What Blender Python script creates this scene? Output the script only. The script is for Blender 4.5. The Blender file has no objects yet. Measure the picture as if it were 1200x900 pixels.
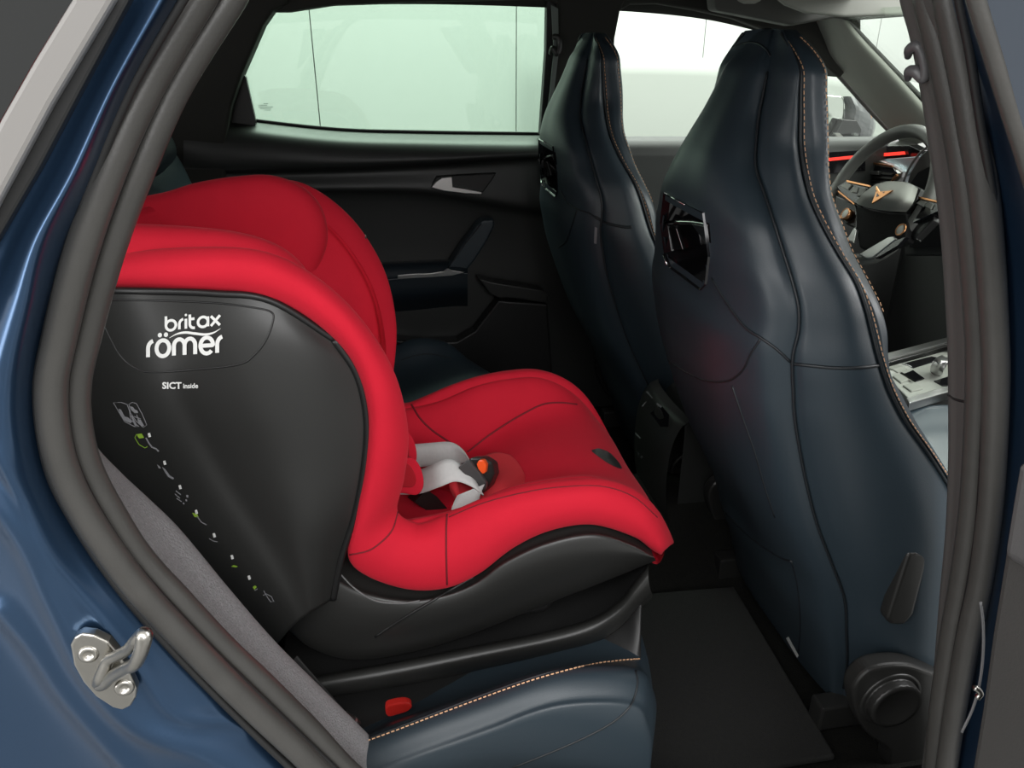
import bpy, bmesh, math, random
import numpy as np
from mathutils import Vector, Matrix
from mathutils.bvhtree import BVHTree
random.seed(4)
SC = bpy.context.scene
COL = SC.collection
R = math.radians

# ------------------------------------------------------------------ camera
F = 905.0                                   # focal length for a frame 1200 wide
CAM = Vector((0, 0, 1.13))
YAW, PITCH = R(9.9), R(24.1)
FW = Vector((math.sin(YAW)*math.cos(PITCH), math.cos(YAW)*math.cos(PITCH), -math.sin(PITCH)))
RT = Vector((math.cos(YAW), -math.sin(YAW), 0))
UP = RT.cross(FW)
cd = bpy.data.cameras.new('camera'); cam = bpy.data.objects.new('camera', cd); COL.objects.link(cam)
cd.sensor_width = 36; cd.lens = F/1200*36; cd.clip_start = 0.02
M = Matrix((RT, UP, -FW)).transposed().to_4x4(); M.translation = CAM
cam.matrix_world = M
SC.camera = cam

# ------------------------------------------------------------------ world, lights, exposure
W = bpy.data.worlds.new('studio'); SC.world = W; W.use_nodes = True
W.node_tree.nodes['Background'].inputs[0].default_value = (1.0, 0.995, 0.975, 1)
W.node_tree.nodes['Background'].inputs[1].default_value = 0.72
SC.view_settings.view_transform = 'Standard'
SC.view_settings.look = 'None'
SC.view_settings.gamma = 1
SC.view_settings.use_curve_mapping = False
SC.view_settings.exposure = 0.36
def area(name, loc, target, sx, sy, power, col=(1, 1, 1)):
    l = bpy.data.lights.new(name, 'AREA'); l.shape = 'RECTANGLE'; l.size = sx; l.size_y = sy
    l.energy = power; l.color = col
    o = bpy.data.objects.new(name, l); COL.objects.link(o); o.location = loc
    o.rotation_euler = (Vector(target)-Vector(loc)).to_track_quat('-Z', 'Y').to_euler()
    return o
area('unseen_softbox', (-0.7, -1.6, 2.9), (0.0, 0.8, 0.7), 3.6, 1.2, 54)
area('unseen_softbox', (-2.6, -0.7, 1.3), (-0.2, 0.5, 0.9), 0.8, 2.0, 26)  # added lamp out of view, puts streaks on the upper blue paint
area('unseen_softbox', (0.9, -2.7, 2.1), (0.0, 0.6, 0.7), 1.8, 0.9, 40)  # added lamp out of view, brightens the flange beside the seal
area('unseen_softbox', (2.7, 0.6, 2.5), (1.2, 1.6, 0.8), 1.2, 2.6, 90)
area('unseen_softbox', (0.5, 3.5, 3.2), (0.4, 1.7, 0.8), 5.0, 1.0, 380)
area('wall_washer', (0.6, 3.2, 3.3), (0.6, 4.6, 0.9), 7.0, 0.8, 25)

# ------------------------------------------------------------------ helpers
def at(px, py, Y):                          # point on the lengthwise plane at depth Y
    d = FW*F + RT*(px-600) + UP*(450-py)
    return CAM + d*((Y-CAM.y)/d.y)
def atX(px, py, X):                         # point on the crosswise plane at X
    d = FW*F + RT*(px-600) + UP*(450-py); return CAM + d*((X-CAM.x)/d.x)
def atZ(px, py, Z):
    d = FW*F + RT*(px-600) + UP*(450-py); return CAM + d*((Z-CAM.z)/d.z)
def onplane(px, py, P0, n):
    d = FW*F + RT*(px-600) + UP*(450-py); return CAM + d*((P0-CAM).dot(n)/d.dot(n))
def ray(px, py):
    return (FW*F + RT*(px-600) + UP*(450-py)).normalized()
def V(*a): return Vector(a)
def mir(p, yc=1.05): return Vector((p[0], 2*yc-p[1], p[2]))

MATS = {}
def mat(name, col, rough=.5, metal=0, spec=.5, coat=0, coat_rough=.1, sheen=0, bump=0, bscale=200, var=0, vscale=8,
        emit=None, estr=0, aniso=0, kind='noise'):
    if name in MATS: return MATS[name]
    m = bpy.data.materials.new(name); m.use_nodes = True
    nt = m.node_tree; b = nt.nodes['Principled BSDF']
    b.inputs['Base Color'].default_value = (*col, 1); b.inputs['Roughness'].default_value = rough
    b.inputs['Metallic'].default_value = metal; b.inputs['Specular IOR Level'].default_value = spec
    b.inputs['Coat Weight'].default_value = coat; b.inputs['Coat Roughness'].default_value = coat_rough
    b.inputs['Sheen Weight'].default_value = sheen
    if sheen: b.inputs['Sheen Tint'].default_value = (*[min(1, c*1.2+.25) for c in col], 1); b.inputs['Sheen Roughness'].default_value = .4
    tc = nt.nodes.new('ShaderNodeTexCoord')
    if bump:
        if kind == 'noise':
            n = nt.nodes.new('ShaderNodeTexNoise'); n.inputs['Detail'].default_value = 3; out = n.outputs['Fac']
        else:
            n = nt.nodes.new('ShaderNodeTexVoronoi'); out = n.outputs['Distance']
        n.inputs['Scale'].default_value = bscale
        nt.links.new(tc.outputs['Object'], n.inputs['Vector'])
        bp = nt.nodes.new('ShaderNodeBump'); bp.inputs['Strength'].default_value = bump; bp.inputs['Distance'].default_value = .002
        nt.links.new(out, bp.inputs['Height']); nt.links.new(bp.outputs['Normal'], b.inputs['Normal'])
    if var:
        n2 = nt.nodes.new('ShaderNodeTexNoise'); n2.inputs['Scale'].default_value = vscale; n2.inputs['Detail'].default_value = 4
        nt.links.new(tc.outputs['Object'], n2.inputs['Vector'])
        mx = nt.nodes.new('ShaderNodeMix'); mx.data_type = 'RGBA'
        mx.inputs[6].default_value = (*[c*(1-var) for c in col], 1); mx.inputs[7].default_value = (*[min(1, c*(1+var)) for c in col], 1)
        nt.links.new(n2.outputs['Fac'], mx.inputs[0]); nt.links.new(mx.outputs[2], b.inputs['Base Color'])
    if emit:
        b.inputs['Emission Color'].default_value = (*emit, 1); b.inputs['Emission Strength'].default_value = estr
    MATS[name] = m
    return m
def glass(name, tint, refl=.06):
    m = bpy.data.materials.new(name); m.use_nodes = True; nt = m.node_tree; nt.nodes.clear()
    o = nt.nodes.new('ShaderNodeOutputMaterial'); t = nt.nodes.new('ShaderNodeBsdfTransparent'); g = nt.nodes.new('ShaderNodeBsdfGlossy')
    t.inputs[0].default_value = (*tint, 1); g.inputs['Roughness'].default_value = .02
    lw = nt.nodes.new('ShaderNodeLayerWeight'); lw.inputs[0].default_value = .5
    p5 = nt.nodes.new('ShaderNodeMath'); p5.operation = 'POWER'; p5.inputs[1].default_value = 5
    ml = nt.nodes.new('ShaderNodeMath'); ml.operation = 'MULTIPLY_ADD'; ml.inputs[1].default_value = .6; ml.inputs[2].default_value = .04
    nt.links.new(lw.outputs['Facing'], p5.inputs[0]); nt.links.new(p5.outputs[0], ml.inputs[0])
    x = nt.nodes.new('ShaderNodeMixShader')
    nt.links.new(ml.outputs[0], x.inputs[0]); nt.links.new(t.outputs[0], x.inputs[1]); nt.links.new(g.outputs[0], x.inputs[2])
    nt.links.new(x.outputs[0], o.inputs[0]); MATS[name] = m
    return m

leather = mat('petrol_leather', (.024, .036, .046), .40, spec=.5, bump=.05, bscale=700, kind='voronoi', var=.12, vscale=3)
leather_side = leather
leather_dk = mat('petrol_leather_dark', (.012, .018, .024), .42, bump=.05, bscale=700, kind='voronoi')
red = mat('red_cloth', (.56, .012, .030), .85, spec=.2, sheen=.12, bump=.18, bscale=900, var=.06, vscale=30)
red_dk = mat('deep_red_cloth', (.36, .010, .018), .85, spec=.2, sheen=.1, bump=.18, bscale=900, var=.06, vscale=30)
blk = mat('black_plastic', (.010, .010, .010), .42, spec=.45, bump=.06, bscale=900)
blk_sat = mat('satin_black_plastic', (.020, .020, .019), .36, spec=.5, bump=.04, bscale=900)
blk_gl = mat('gloss_black_plastic', (.006, .006, .007), .08, spec=.6)
blk_soft = mat('soft_black_trim', (.020, .021, .020), .45, spec=.5, bump=.08, bscale=500)
rubber = mat('rubber_seal', (.056, .054, .050), .38, spec=.45, bump=.10, bscale=500, var=.15, vscale=40)
rubber_dk = mat('dark_rubber', (.012, .012, .012), .55)
grey_trim = mat('grey_pillar_trim', (.085, .082, .078), .6, spec=.4, bump=.12, bscale=700)
light_trim = mat('light_grey_trim', (.24, .25, .22), .7, spec=.3, bump=.1, bscale=600)
dk_trim = mat('dark_headliner', (.022, .022, .019), .8, spec=.3, bump=.1, bscale=500)
felt = mat('grey_felt', (.24, .235, .24), .9, spec=.2, sheen=.3, bump=.9, bscale=420, var=.3, vscale=300)
carpet = mat('black_carpet', (.010, .010, .009), .95, spec=.1, bump=1.0, bscale=350, var=.4, vscale=120)
paint = mat('matt_blue_paint', (.038, .084, .165), .30, metal=.85, spec=.5, coat=.5, coat_rough=.16, var=.05, vscale=900)
steel = mat('zinc_steel', (.46, .445, .41), .28, metal=1, bump=.10, bscale=120, var=.12, vscale=60)
chrome = mat('bright_chrome', (.75, .75, .74), .12, metal=1)
satin = mat('satin_silver', (.50, .50, .49), .32, metal=1)
copper = mat('copper_trim', (.62, .30, .14), .28, metal=1)
web = mat('silver_webbing', (.50, .50, .49), .6, spec=.3, bump=.3, bscale=400, var=.08, vscale=200)
white_print = mat('white_print', (.72, .72, .70), .5)
grey_print = mat('grey_print', (.22, .22, .23), .5)
green_print = mat('green_print', (.25, .42, .04), .5)
orange = mat('orange_button', (.85, .10, .02), .35)
redpl = mat('red_plastic', (.55, .02, .015), .35)
thread = mat('copper_thread', (.62, .36, .20), .6)
seamm = mat('seam_cord', (.010, .013, .016), .5)
redseam = mat('red_seam_cord', (.16, .004, .010), .8)
redlamp = mat('red_light_strip', (.5, .01, .01), .4, emit=(1, .05, .03), estr=.9)
wallm = mat('studio_wall', (.66, .67, .66), .8, spec=.2, var=.02, vscale=2)
gl_rear = glass('green_tinted_glass', (.61, .71, .635))
gl_front = glass('clear_glass', (.90, .94, .90))
gl_dark = mat('dark_glass', (.012, .013, .013), .10, spec=.6)

ORG = {}
def thing(name, label, cat, loc, group=None):
    o = bpy.data.objects.new(name, None); COL.objects.link(o); o.location = loc; o.empty_display_size = .05
    o['label'] = label; o['category'] = cat
    if group: o['group'] = group
    ORG[o] = Vector(loc); return o
def tag(o, label, cat, group=None):
    o['label'] = label; o['category'] = cat
    if group: o['group'] = group
    return o
def mk(name, verts, faces, m, parent=None, smooth=True, label=None, kind=None):
    vs = np.array([tuple(v) for v in verts], dtype=float)
    c = (vs.min(0)+vs.max(0))/2
    me = bpy.data.meshes.new(name); me.from_pydata((vs-c).tolist(), [], faces); me.update()
    if smooth: me.polygons.foreach_set('use_smooth', [True]*len(me.polygons))
    me.materials.append(m)
    o = bpy.data.objects.new(name, me); COL.objects.link(o)
    o.location = Vector(c)-(ORG[parent] if parent else Vector((0, 0, 0)))
    if parent: o.parent = parent
    ORG[o] = Vector(c)
    if label: o['label'] = label
    if kind: o['kind'] = kind
    return o
def bevel(o, w, seg=2, ang=35):
    b = o.modifiers.new('bevel', 'BEVEL'); b.width = w; b.segments = seg; b.limit_method = 'ANGLE'; b.angle_limit = R(ang)
    b.harden_normals = False
    for p in o.data.polygons: p.use_smooth = False
    return o
def solid(o, t, offset=-1):                 # thickness grows away from the open door
    if offset == -1:
        n = sum((p.normal*p.area for p in o.data.polygons), Vector((0, 0, 0)))
        if n.dot(Vector((0, 0, 1.13))-ORG[o]+Vector((0, -.3, .3))) < 0: offset = 1
    s = o.modifiers.new('thickness', 'SOLIDIFY'); s.thickness = t; s.offset = offset; return o
def crs(P, n, closed=False):                # Catmull-Rom through control points, n samples
    P = np.array([tuple(p) for p in P], dtype=float); k = len(P)
    if closed: ts = np.linspace(0, k, n, endpoint=False)
    else: ts = np.linspace(0, k-1, n)
    out = []
    for t in ts:
        i = int(math.floor(t)); 
        if not closed: i = min(i, k-2)
        f = t-i
        if closed: p = [P[(i+j-1) % k] for j in range(4)]
        else:
            p1, p2 = P[i], P[i+1]
            p0 = P[i-1] if i > 0 else 2*p1-p2
            p3 = P[i+2] if i+2 < k else 2*p2-p1
            p = [p0, p1, p2, p3]
        out.append(.5*((2*p[1])+(p[2]-p[0])*f+(2*p[0]-5*p[1]+4*p[2]-p[3])*f*f+(3*p[1]-p[0]-3*p[2]+p[3])*f**3))
    return np.array(out)
def net(rows, nu, nv, cu=False, cv=False):
    A = [crs(r, nu, cu) for r in rows]
    A = np.array(A)
    return np.stack([crs(A[:, j], nv, cv) for j in range(A.shape[1])], axis=1)   # [nv, nu, 3]
def gnormals(G):
    du = np.gradient(G, axis=1); dv = np.gradient(G, axis=0)
    n = np.cross(du, dv); l = np.linalg.norm(n, axis=2, keepdims=True); l[l < 1e-9] = 1
    return n/l
def gmesh(name, G, m, parent=None, cu=False, cv=False, skip=None, cap=False, **k):
    nv, nu, _ = G.shape
    verts = G.reshape(-1, 3); faces = []
    for i in range(nv if cv else nv-1):
        for j in range(nu if cu else nu-1):
            if skip and skip(i, j): continue
            i2, j2 = (i+1) % nv, (j+1) % nu
            faces.append((i*nu+j, i*nu+j2, i2*nu+j2, i2*nu+j))
    if cap:
        faces.append(tuple(range(nu))[::-1]); faces.append(tuple((nv-1)*nu+j for j in range(nu)))
    return mk(name, verts, faces, m, parent, **k)
def bvh(o):
    me = o.data; off = ORG[o]
    return BVHTree.FromPolygons([v.co+off for v in me.vertices], [tuple(p.vertices) for p in me.polygons])
def drop(px, py, trees, lift=.001):
    d = ray(px, py); best = None
    for t in trees:
        h = t.ray_cast(CAM, d)
        if h[0] is not None and (best is None or h[3] < best[1]): best = (h[0], h[3])
    return None if best is None else best[0]-d*lift
def frames(P):
    P = np.array([tuple(p) for p in P]); T = np.gradient(P, axis=0); T /= np.linalg.norm(T, axis=1, keepdims=True)
    return P, T
def tube(name, pts, r, m, parent=None, n=8, closed=False, flat=1.0, hint=(0, 0, 1), cap=True, **k):
    P, T = frames(pts); N = len(P)
    if closed:
        T = np.roll(P, -1, 0)-np.roll(P, 1, 0); T /= np.linalg.norm(T, axis=1, keepdims=True)
    rr = np.array([r]*N) if np.isscalar(r) else np.interp(np.linspace(0, 1, N), np.linspace(0, 1, len(r)), r)
    G = np.zeros((N, n, 3)); prev = None
    for i in range(N):
        h = np.array(hint, float) if prev is None else prev
        a = h-T[i]*np.dot(h, T[i]); l = np.linalg.norm(a)
        if l < 1e-6: a = np.cross(T[i], (1, .3, .2)); l = np.linalg.norm(a)
        a /= l; b = np.cross(T[i], a); prev = a
        for j in range(n):
            t = 2*math.pi*j/n
            G[i, j] = P[i]+rr[i]*(a*math.cos(t)*flat+b*math.sin(t))
    return gmesh(name, G, m, parent, cu=True, cv=closed, cap=(cap and not closed), **k)
def seam(name, pxs, trees, r, m, parent, n=30, lift=0.0, **k):
    S = crs([(p[0], p[1], 0) for p in pxs], n)
    pts = [drop(s[0], s[1], trees, lift) for s in S]; pts = [p for p in pts if p is not None]
    if len(pts) < 3: return None
    good = [pts[0]]
    for p in pts[1:]:
        if (p-good[-1]).length < .08: good.append(p)
    if len(good) < 3: return None
    return tube(name, good, r, m, parent, n=6, **k)
def stitch(name, pxs, trees, m, parent, step=.0075, ln=.0048, r=.0009, lift=.0012, n=60):
    S = crs([(p[0], p[1], 0) for p in pxs], n)
    pts = [drop(s[0], s[1], trees, lift) for s in S]; pts = [np.array(p) for p in pts if p is not None]
    return stitch3(name, pts, m, parent, step, ln, r)
def stitch3(name, pts, m, parent, step=.0075, ln=.0046, r=.00075):
    pts = [np.array(p) for p in pts]
    L = [0]
    for a, b in zip(pts, pts[1:]): L.append(L[-1]+np.linalg.norm(b-a))
    P = np.array(pts); vs, fs = [], []
    g = lambda d: np.array([np.interp(d, L, P[:, q]) for q in range(3)])
    s = 0
    while s+ln < L[-1]:
        a, b = g(s), g(s+ln); t = b-a; l = np.linalg.norm(t)
        if l > 1e-6 and l < 3*ln:
            t /= l; u = np.cross(t, (0.3, -1, .2)); u /= np.linalg.norm(u); w = np.cross(t, u); o = len(vs)
            for q in (a, b):
                for (x, y) in ((1, 0), (0, 1), (-1, 0), (0, -1)): vs.append(q+r*(u*x+w*y))
            for j in range(4): fs.append((o+j, o+(j+1) % 4, o+4+(j+1) % 4, o+4+j))
            fs += [(o, o+3, o+2, o+1), (o+4, o+5, o+6, o+7)]
        s += step
    return mk(name, vs, fs, m, parent, smooth=False, kind='stuff')
def prism(name, outline, off, m, parent=None, bev=0, seg=2, **k):
    n = len(outline); off = Vector(off)
    vs = [Vector(p) for p in outline]+[Vector(p)+off for p in outline]
    fs = [tuple(range(n)), tuple(range(2*n-1, n-1, -1))]+[(i, i+n, (i+1) % n+n, (i+1) % n) for i in range(n)]
    o = mk(name, vs, fs, m, parent, smooth=False, **k)
    bm = bmesh.new(); bm.from_mesh(o.data); bmesh.ops.recalc_face_normals(bm, faces=bm.faces); bm.to_mesh(o.data); bm.free()
    if bev: bevel(o, bev, seg)
    return o
def box(name, c, s, m, parent=None, bev=.004, rot=None, seg=2, **k):
    mat3 = rot if rot is not None else Matrix.Identity(3)
    vs = [Vector(c)+mat3 @ Vector((x*s[0]/2, y*s[1]/2, z*s[2]/2)) for x in (-1, 1) for y in (-1, 1) for z in (-1, 1)]
    fs = [(0, 1, 3, 2), (4, 6, 7, 5), (0, 4, 5, 1), (2, 3, 7, 6), (0, 2, 6, 4), (1, 5, 7, 3)]
    o = mk(name, vs, fs, m, parent, smooth=False, **k)
    if bev: bevel(o, bev, seg)
    return o
def lathe(name, c, axis, prof, m, parent=None, n=32, knurl=None, **k):   # prof: (radius, along axis)
    a = Vector(axis).normalized(); u = a.orthogonal().normalized(); w = a.cross(u)
    G = np.zeros((len(prof), n, 3))
    for i, (r, h) in enumerate(prof):
        for j in range(n):
            t = 2*math.pi*j/n; q = r*(1-(knurl[1] if knurl and knurl[0] <= i <= knurl[2] and j % 2 else 0))
            G[i, j] = Vector(c)+a*h+(u*math.cos(t)+w*math.sin(t))*q
    return gmesh(name, G, m, parent, cu=True, cap=True, **k)
def pxo(pts, Y): return [at(x, y, Y) for x, y in pts]
def pxr(pts, Y, n): # smooth closed outline
    S = crs([(x, y, 0) for x, y in pts], n, True); return [at(s[0], s[1], Y) for s in S]

# ------------------------------------------------------------------ the studio round the car
def struct(o): o['kind'] = 'structure'; return o
wb = bpy.data.objects.new('wall_back', None); COL.objects.link(wb); wb.location = (0, 4.6, 1.3); ORG[wb] = V(0, 4.6, 1.3); wb['kind'] = 'structure'
me0 = None
for k, (x0, x1) in enumerate(((-2.45, -1.365), (-1.36, -.277), (-.272, .825), (.83, 1.925), (1.93, 3.02), (3.025, 4.12), (4.125, 5.2))):
    box('wall_panel', ((x0+x1)/2, 4.62, 1.35), (x1-x0, .04, 3.1), wallm, wb, bev=.002)
struct(mk('wall_back', [V(-2.5, 4.645, -.2), V(5.3, 4.645, -.2), V(5.3, 4.645, 2.9), V(-2.5, 4.645, 2.9)], [(0, 1, 2, 3)], mat('joint_grey', (.2, .2, .2), .9)))
floor = struct(mk('floor', [V(-6, -5, -.2), V(6, -5, -.2), V(6, 6, -.2), V(-6, 6, -.2)], [(0, 1, 2, 3)],
                  mat('studio_floor', (.20, .20, .195), .35, bump=.05, bscale=30, var=.1)))
# pale curved sheet standing in for the greyer area behind the front window
G = net([[V(.95, 4.35, z), V(1.3, 4.30, z), V(1.9, 4.15, z*.985), V(2.5, 3.9, z*.93), V(3.1, 3.55, z*.80)] for z in (-.2, .3, .7, 1.045)], 40, 12)
scr = gmesh('stand_in_sheet', G, mat('pale_sheet', (.35, .37, .345), .7)); solid(scr, .03)
tag(scr, 'pale grey low curved stand-in sheet before the white wall outside the front window', 'screen')

# ------------------------------------------------------------------ the car: bodywork, pillars, seals, roof, floor
car = thing('car', 'matt blue car seen through its open rear door, with grey door seals and dark pillars', 'car', (.2, 1.41, -.2))
# quarter panel: rows run from the door seal outwards
rowsQ = [
 [(256,-60),(246,-60),(226,-60),(202,-60),(184,-60)],
 [(222,0),(212,0),(194,0),(170,0),(150,0)],
 [(166,100),(156,100),(138,100),(116,100),(97,100)],
 [(124,200),(114,200),(92,200),(66,200),(43,200)],
 [(92,280),(82,280),(50,280),(22,280),(-4,280)],
 [(72,350),(62,350),(32,350),(-5,350),(-40,350)],
 [(56,420),(46,420),(14,420),(-28,420),(-75,420)],
 [(52,480),(43,480),(5,480),(-40,480),(-95,480)],
 [(64,540),(53,542),(12,548),(-42,556),(-105,570)],
 [(92,598),(80,603),(30,618),(-40,642),(-120,668)],
 [(128,650),(117,658),(60,692),(-15,732),(-115,775)],
 [(178,710),(166,718),(108,762),(35,815),(-70,880)],
 [(252,798),(238,808),(176,855),(98,912),(-5,985)],
 [(310,862),(297,872),(238,925),(160,985),(55,1050)],
 [(385,938),(370,950),(315,1000),(232,1065),(130,1130)],
]
YQ = [.585, .568, .541, .556, .558]
G = net([[at(p[0], p[1], y) for p, y in zip(r, YQ)] for r in rowsQ], 90, 200)
def crease(G, pxs, Y, amp, w, kind='step'):
    L = crs([at(p[0], p[1], Y) for p in pxs], 80)[:, [0, 2]]
    X = G[..., [0, 2]]
    D = np.full(X.shape[:2], 1e9); S = np.zeros_like(D)
    for a, b in zip(L, L[1:]):
        t = b-a; l2 = t@t
        f = np.clip(((X-a)@t)/l2, 0, 1); q = a+f[..., None]*t; d = np.linalg.norm(X-q, axis=2)
        s = t[0]*(X[..., 1]-a[1])-t[1]*(X[..., 0]-a[0])
        m_ = d < D; D = np.where(m_, d, D); S = np.where(m_, s, S)
    if kind == 'step':
        q = 1/(1+np.exp(-np.clip(np.sign(S)*D/w, -30, 30)*3)); G[..., 1] += amp*q
    else: G[..., 1] += amp*np.exp(-(D/w)**2)
    return G
crease(G, [(-40,470),(20,560),(70,660),(128,740),(168,790),(205,838),(265,866),(350,905),(420,960)], .545, -.004, .007)
crease(G, [(-40,470),(20,560),(70,660),(128,740),(168,790),(205,838),(265,866),(350,905),(420,960)], .545, -.0042, .0065, 'ridge')
crease(G, [(-60,560),(20,640),(60,720),(95,800),(150,860),(240,900),(330,960)], .53, -.006, .012, 'ridge')
crease(G, [(215,-60),(186,0),(133,110),(79,220),(34,300),(4,360),(-20,430)], .53, -.0035, .011, 'ridge')
crease(G, [(-30,770),(10,812),(45,862),(90,910),(140,960)], .50, -.006, .012, 'ridge')
q = gmesh('quarter_panel', G, paint, car); solid(q, .0015)
# outer skin beyond the quarter panel edge
prism('window_trim', pxo([(83,-30),(133,-30),(133,0),(60,122),(0,233),(-60,350),(-100,350),(-30,200),(0,140),(40,70),(83,0)], .535), (0, .012, 0), mat('grey_window_trim', (.22, .21, .20), .42), car, .003)
prism('trim_gasket', pxo([(130,-30),(158,-30),(152,0),(98,100),(46,198),(-2,280),(-60,380),(-75,370),(0,230),(60,120),(130,0)], .545), (0, .012, 0), rubber_dk, car, .002)
prism('quarter_window', pxo([(-120,-40),(88,-40),(85,0),(40,72),(0,142),(-60,240),(-120,300)], .541), (0, .006, 0), gl_dark, car)

def seal_loop(name, left, right, r, yl, yr, flat):
    L = [at(x, y, yl+(.03 if y < 250 else 0)*(250-y)/250) for x, y in left]
    Rr = [at(x, y, yr+(.03 if y < 250 else 0)*(250-y)/250) for x, y in right]
    top0, top1 = L[0], Rr[0]
    dx = r*2*(1 if 'outer' in name else .2)
    roof = [top1+V(-.06, .015, .04+dx), top1+V(-.2, .02, .062+dx), top0+V(.2, .02, .065+dx), top0+V(.08, .015, .04+dx)]
    bot = [L[-1]+V(.06, .0, -.05), V(.15, yl, .36-dx), V(.45, yr, .22-dx), Rr[-1]+V(-.02, 0, -.05)]
    return tube(name, crs(L+bot+Rr[::-1]+roof, 420, True), r, rubber, car, n=14, closed=True, flat=flat, hint=(0, 1, 0))
seal_loop('outer_seal', [(262,-50),(231,0),(172,100),(127,200),(93,300),(69,400),(60,450),(63,505),(76,555),(100,603),(135,655),(177,707),(232,765),(290,823),(345,875),(405,930)],
          [(1106,-40),(1112,0),(1122,50),(1132,100),(1140,150),(1152,220),(1160,300),(1166,400),(1167,450),(1165,520),(1160,600),(1149,680),(1134,750),(1118,840),(1109,900),(1100,960)],
          .0112, .566, .566, 1.1)
seal_loop('inner_seal', [(300,-50),(267,0),(205,100),(161,200),(125,300),(98,400),(88,450),(90,500),(103,550),(131,603),(165,655),(211,705),(263,760),(311,805),(362,855),(425,918)],
          [(1080,-40),(1089,0),(1101,50),(1112,100),(1122,150),(1133,220),(1141,300),(1147,400),(1147,450),(1144,520),(1138,600),(1127,680),(1114,750),(1102,830),(1095,900),(1086,960)],
          .0115, .592, .592, 1.1)
# thin outer lip on the seal
L = [at(x, y, .562) for x, y in [(240,-45),(213,0),(155,100),(112,200),(77,300),(53,400),(44,450),(47,505),(60,560),(84,607),(119,662),(160,715),(214,775),(276,838),(330,890),(390,945)]]
tube('seal_lip', crs(L, 160), .0035, rubber_dk, car, n=8)
L = [at(x, y, .560) for x, y in [(1118,-40),(1124,0),(1136,60),(1150,150),(1162,220),(1172,300),(1178,400),(1179,450),(1177,520),(1171,600),(1159,690),(1144,760),(1128,840),(1119,900),(1108,960)]]
tube('seal_lip', crs(L, 120), .0035, rubber_dk, car, n=8)
for pa, pb, nm in (([(262,-50),(231,0),(172,100),(127,200),(93,300),(69,400),(60,450),(63,505),(76,555),(100,603),(135,655),(177,707),(232,765),(290,823),(345,875),(405,930)],
                [(300,-50),(267,0),(205,100),(161,200),(125,300),(98,400),(88,450),(90,500),(103,550),(131,603),(165,655),(211,705),(263,760),(311,805),(362,855),(425,918)], .575),
               ([(1106,-40),(1112,0),(1132,100),(1152,220),(1160,300),(1166,400),(1167,450),(1160,600),(1149,680),(1134,750),(1118,840),(1109,900),(1100,960)],
                [(1080,-40),(1089,0),(1112,100),(1133,220),(1141,300),(1147,400),(1147,450),(1138,600),(1127,680),(1114,750),(1102,835),(1095,900),(1086,960)], .572)):
    tube('seal_groove', crs([at((a[0]+b[0])/2, (a[1]+b[1])/2, nm+(.03 if a[1] < 250 else 0)*(250-a[1])/250) for a, b in zip(pa, pb)], 160), .0042, rubber_dk, car, n=8)
# grey pillar trim beside the front seat
rows = [[(1046,-60),(1058,-60),(1078,-60),(1086,-60)],[(1054,0),(1066,0),(1082,0),(1092,0)],[(1066,45),(1078,45),(1094,45),(1104,45)],[(1077,100),(1089,100),(1104,100),(1114,100)],
        [(1085,150),(1098,150),(1114,150),(1124,150)],[(1097,230),(1108,230),(1124,230),(1136,230)],[(1104,300),(1116,300),(1132,300),(1143,300)],[(1110,400),(1120,400),(1136,400),(1148,400)],
        [(1111,460),(1121,460),(1136,460),(1148,460)],[(1111,540),(1120,540),(1134,540),(1146,540)],[(1108,620),(1116,620),(1128,620),(1138,620)],[(1101,700),(1108,700),(1118,700),(1126,700)],
        [(1093,800),(1098,800),(1106,800),(1112,800)],[(1083,880),(1088,880),(1096,880),(1102,880)],[(1072,960),(1078,960),(1086,960),(1094,960)]]
G = net([[at(r[0][0]+16, r[0][1], .74)]+[at(x, y, Y) for (x, y), Y in zip(r, (.665, .640, .615, .60))] for r in rows], 24, 120)
ptrim = gmesh('pillar_trim', G, grey_trim, car)
seam('trim_joint', [(1112,463),(1120,468),(1132,470),(1146,466)], [bvh(ptrim)], .0016, rubber_dk, car, lift=-.0005)
# coat hook on the pillar (two prongs joined by a spine)
hk = tube('coat_hook', crs([at(1064,92,.665),at(1066,84,.655),at(1073,84,.648),at(1082,92,.642),at(1084,80,.640),at(1080,62,.642),at(1074,54,.646),at(1066,58,.655),at(1064,66,.668)], 50), [.003,.0048,.005,.0045,.004,.004,.0045,.0045,.003], mat('grey_hook', (.09, .088, .09), .38), car, n=12)
# blue pillar skin outside the seal
rows = [[(1116,-50),(1128,-50),(1140,-50)],[(1122,0),(1132,0),(1150,0)],[(1142,100),(1156,100),(1174,100)],[(1156,170),(1172,170),(1196,170)],[(1168,260),(1190,260),(1226,260)],
        [(1174,350),(1200,350),(1236,350)],[(1178,450),(1200,450),(1236,450)],[(1174,560),(1192,560),(1226,560)],[(1164,650),(1180,650),(1212,650)],[(1148,740),(1164,740),(1196,740)],[(1128,840),(1146,840),(1178,840)],[(1112,930),(1130,930),(1162,930)]]
G = net([[at(r[0][0]-8, r[0][1], .588)]+[at(x, y, Y) for (x, y), Y in zip(r, (.572, .548, .505))] for r in rows], 20, 90)
solid(gmesh('pillar_skin', G, paint, car), .0015)
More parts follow.
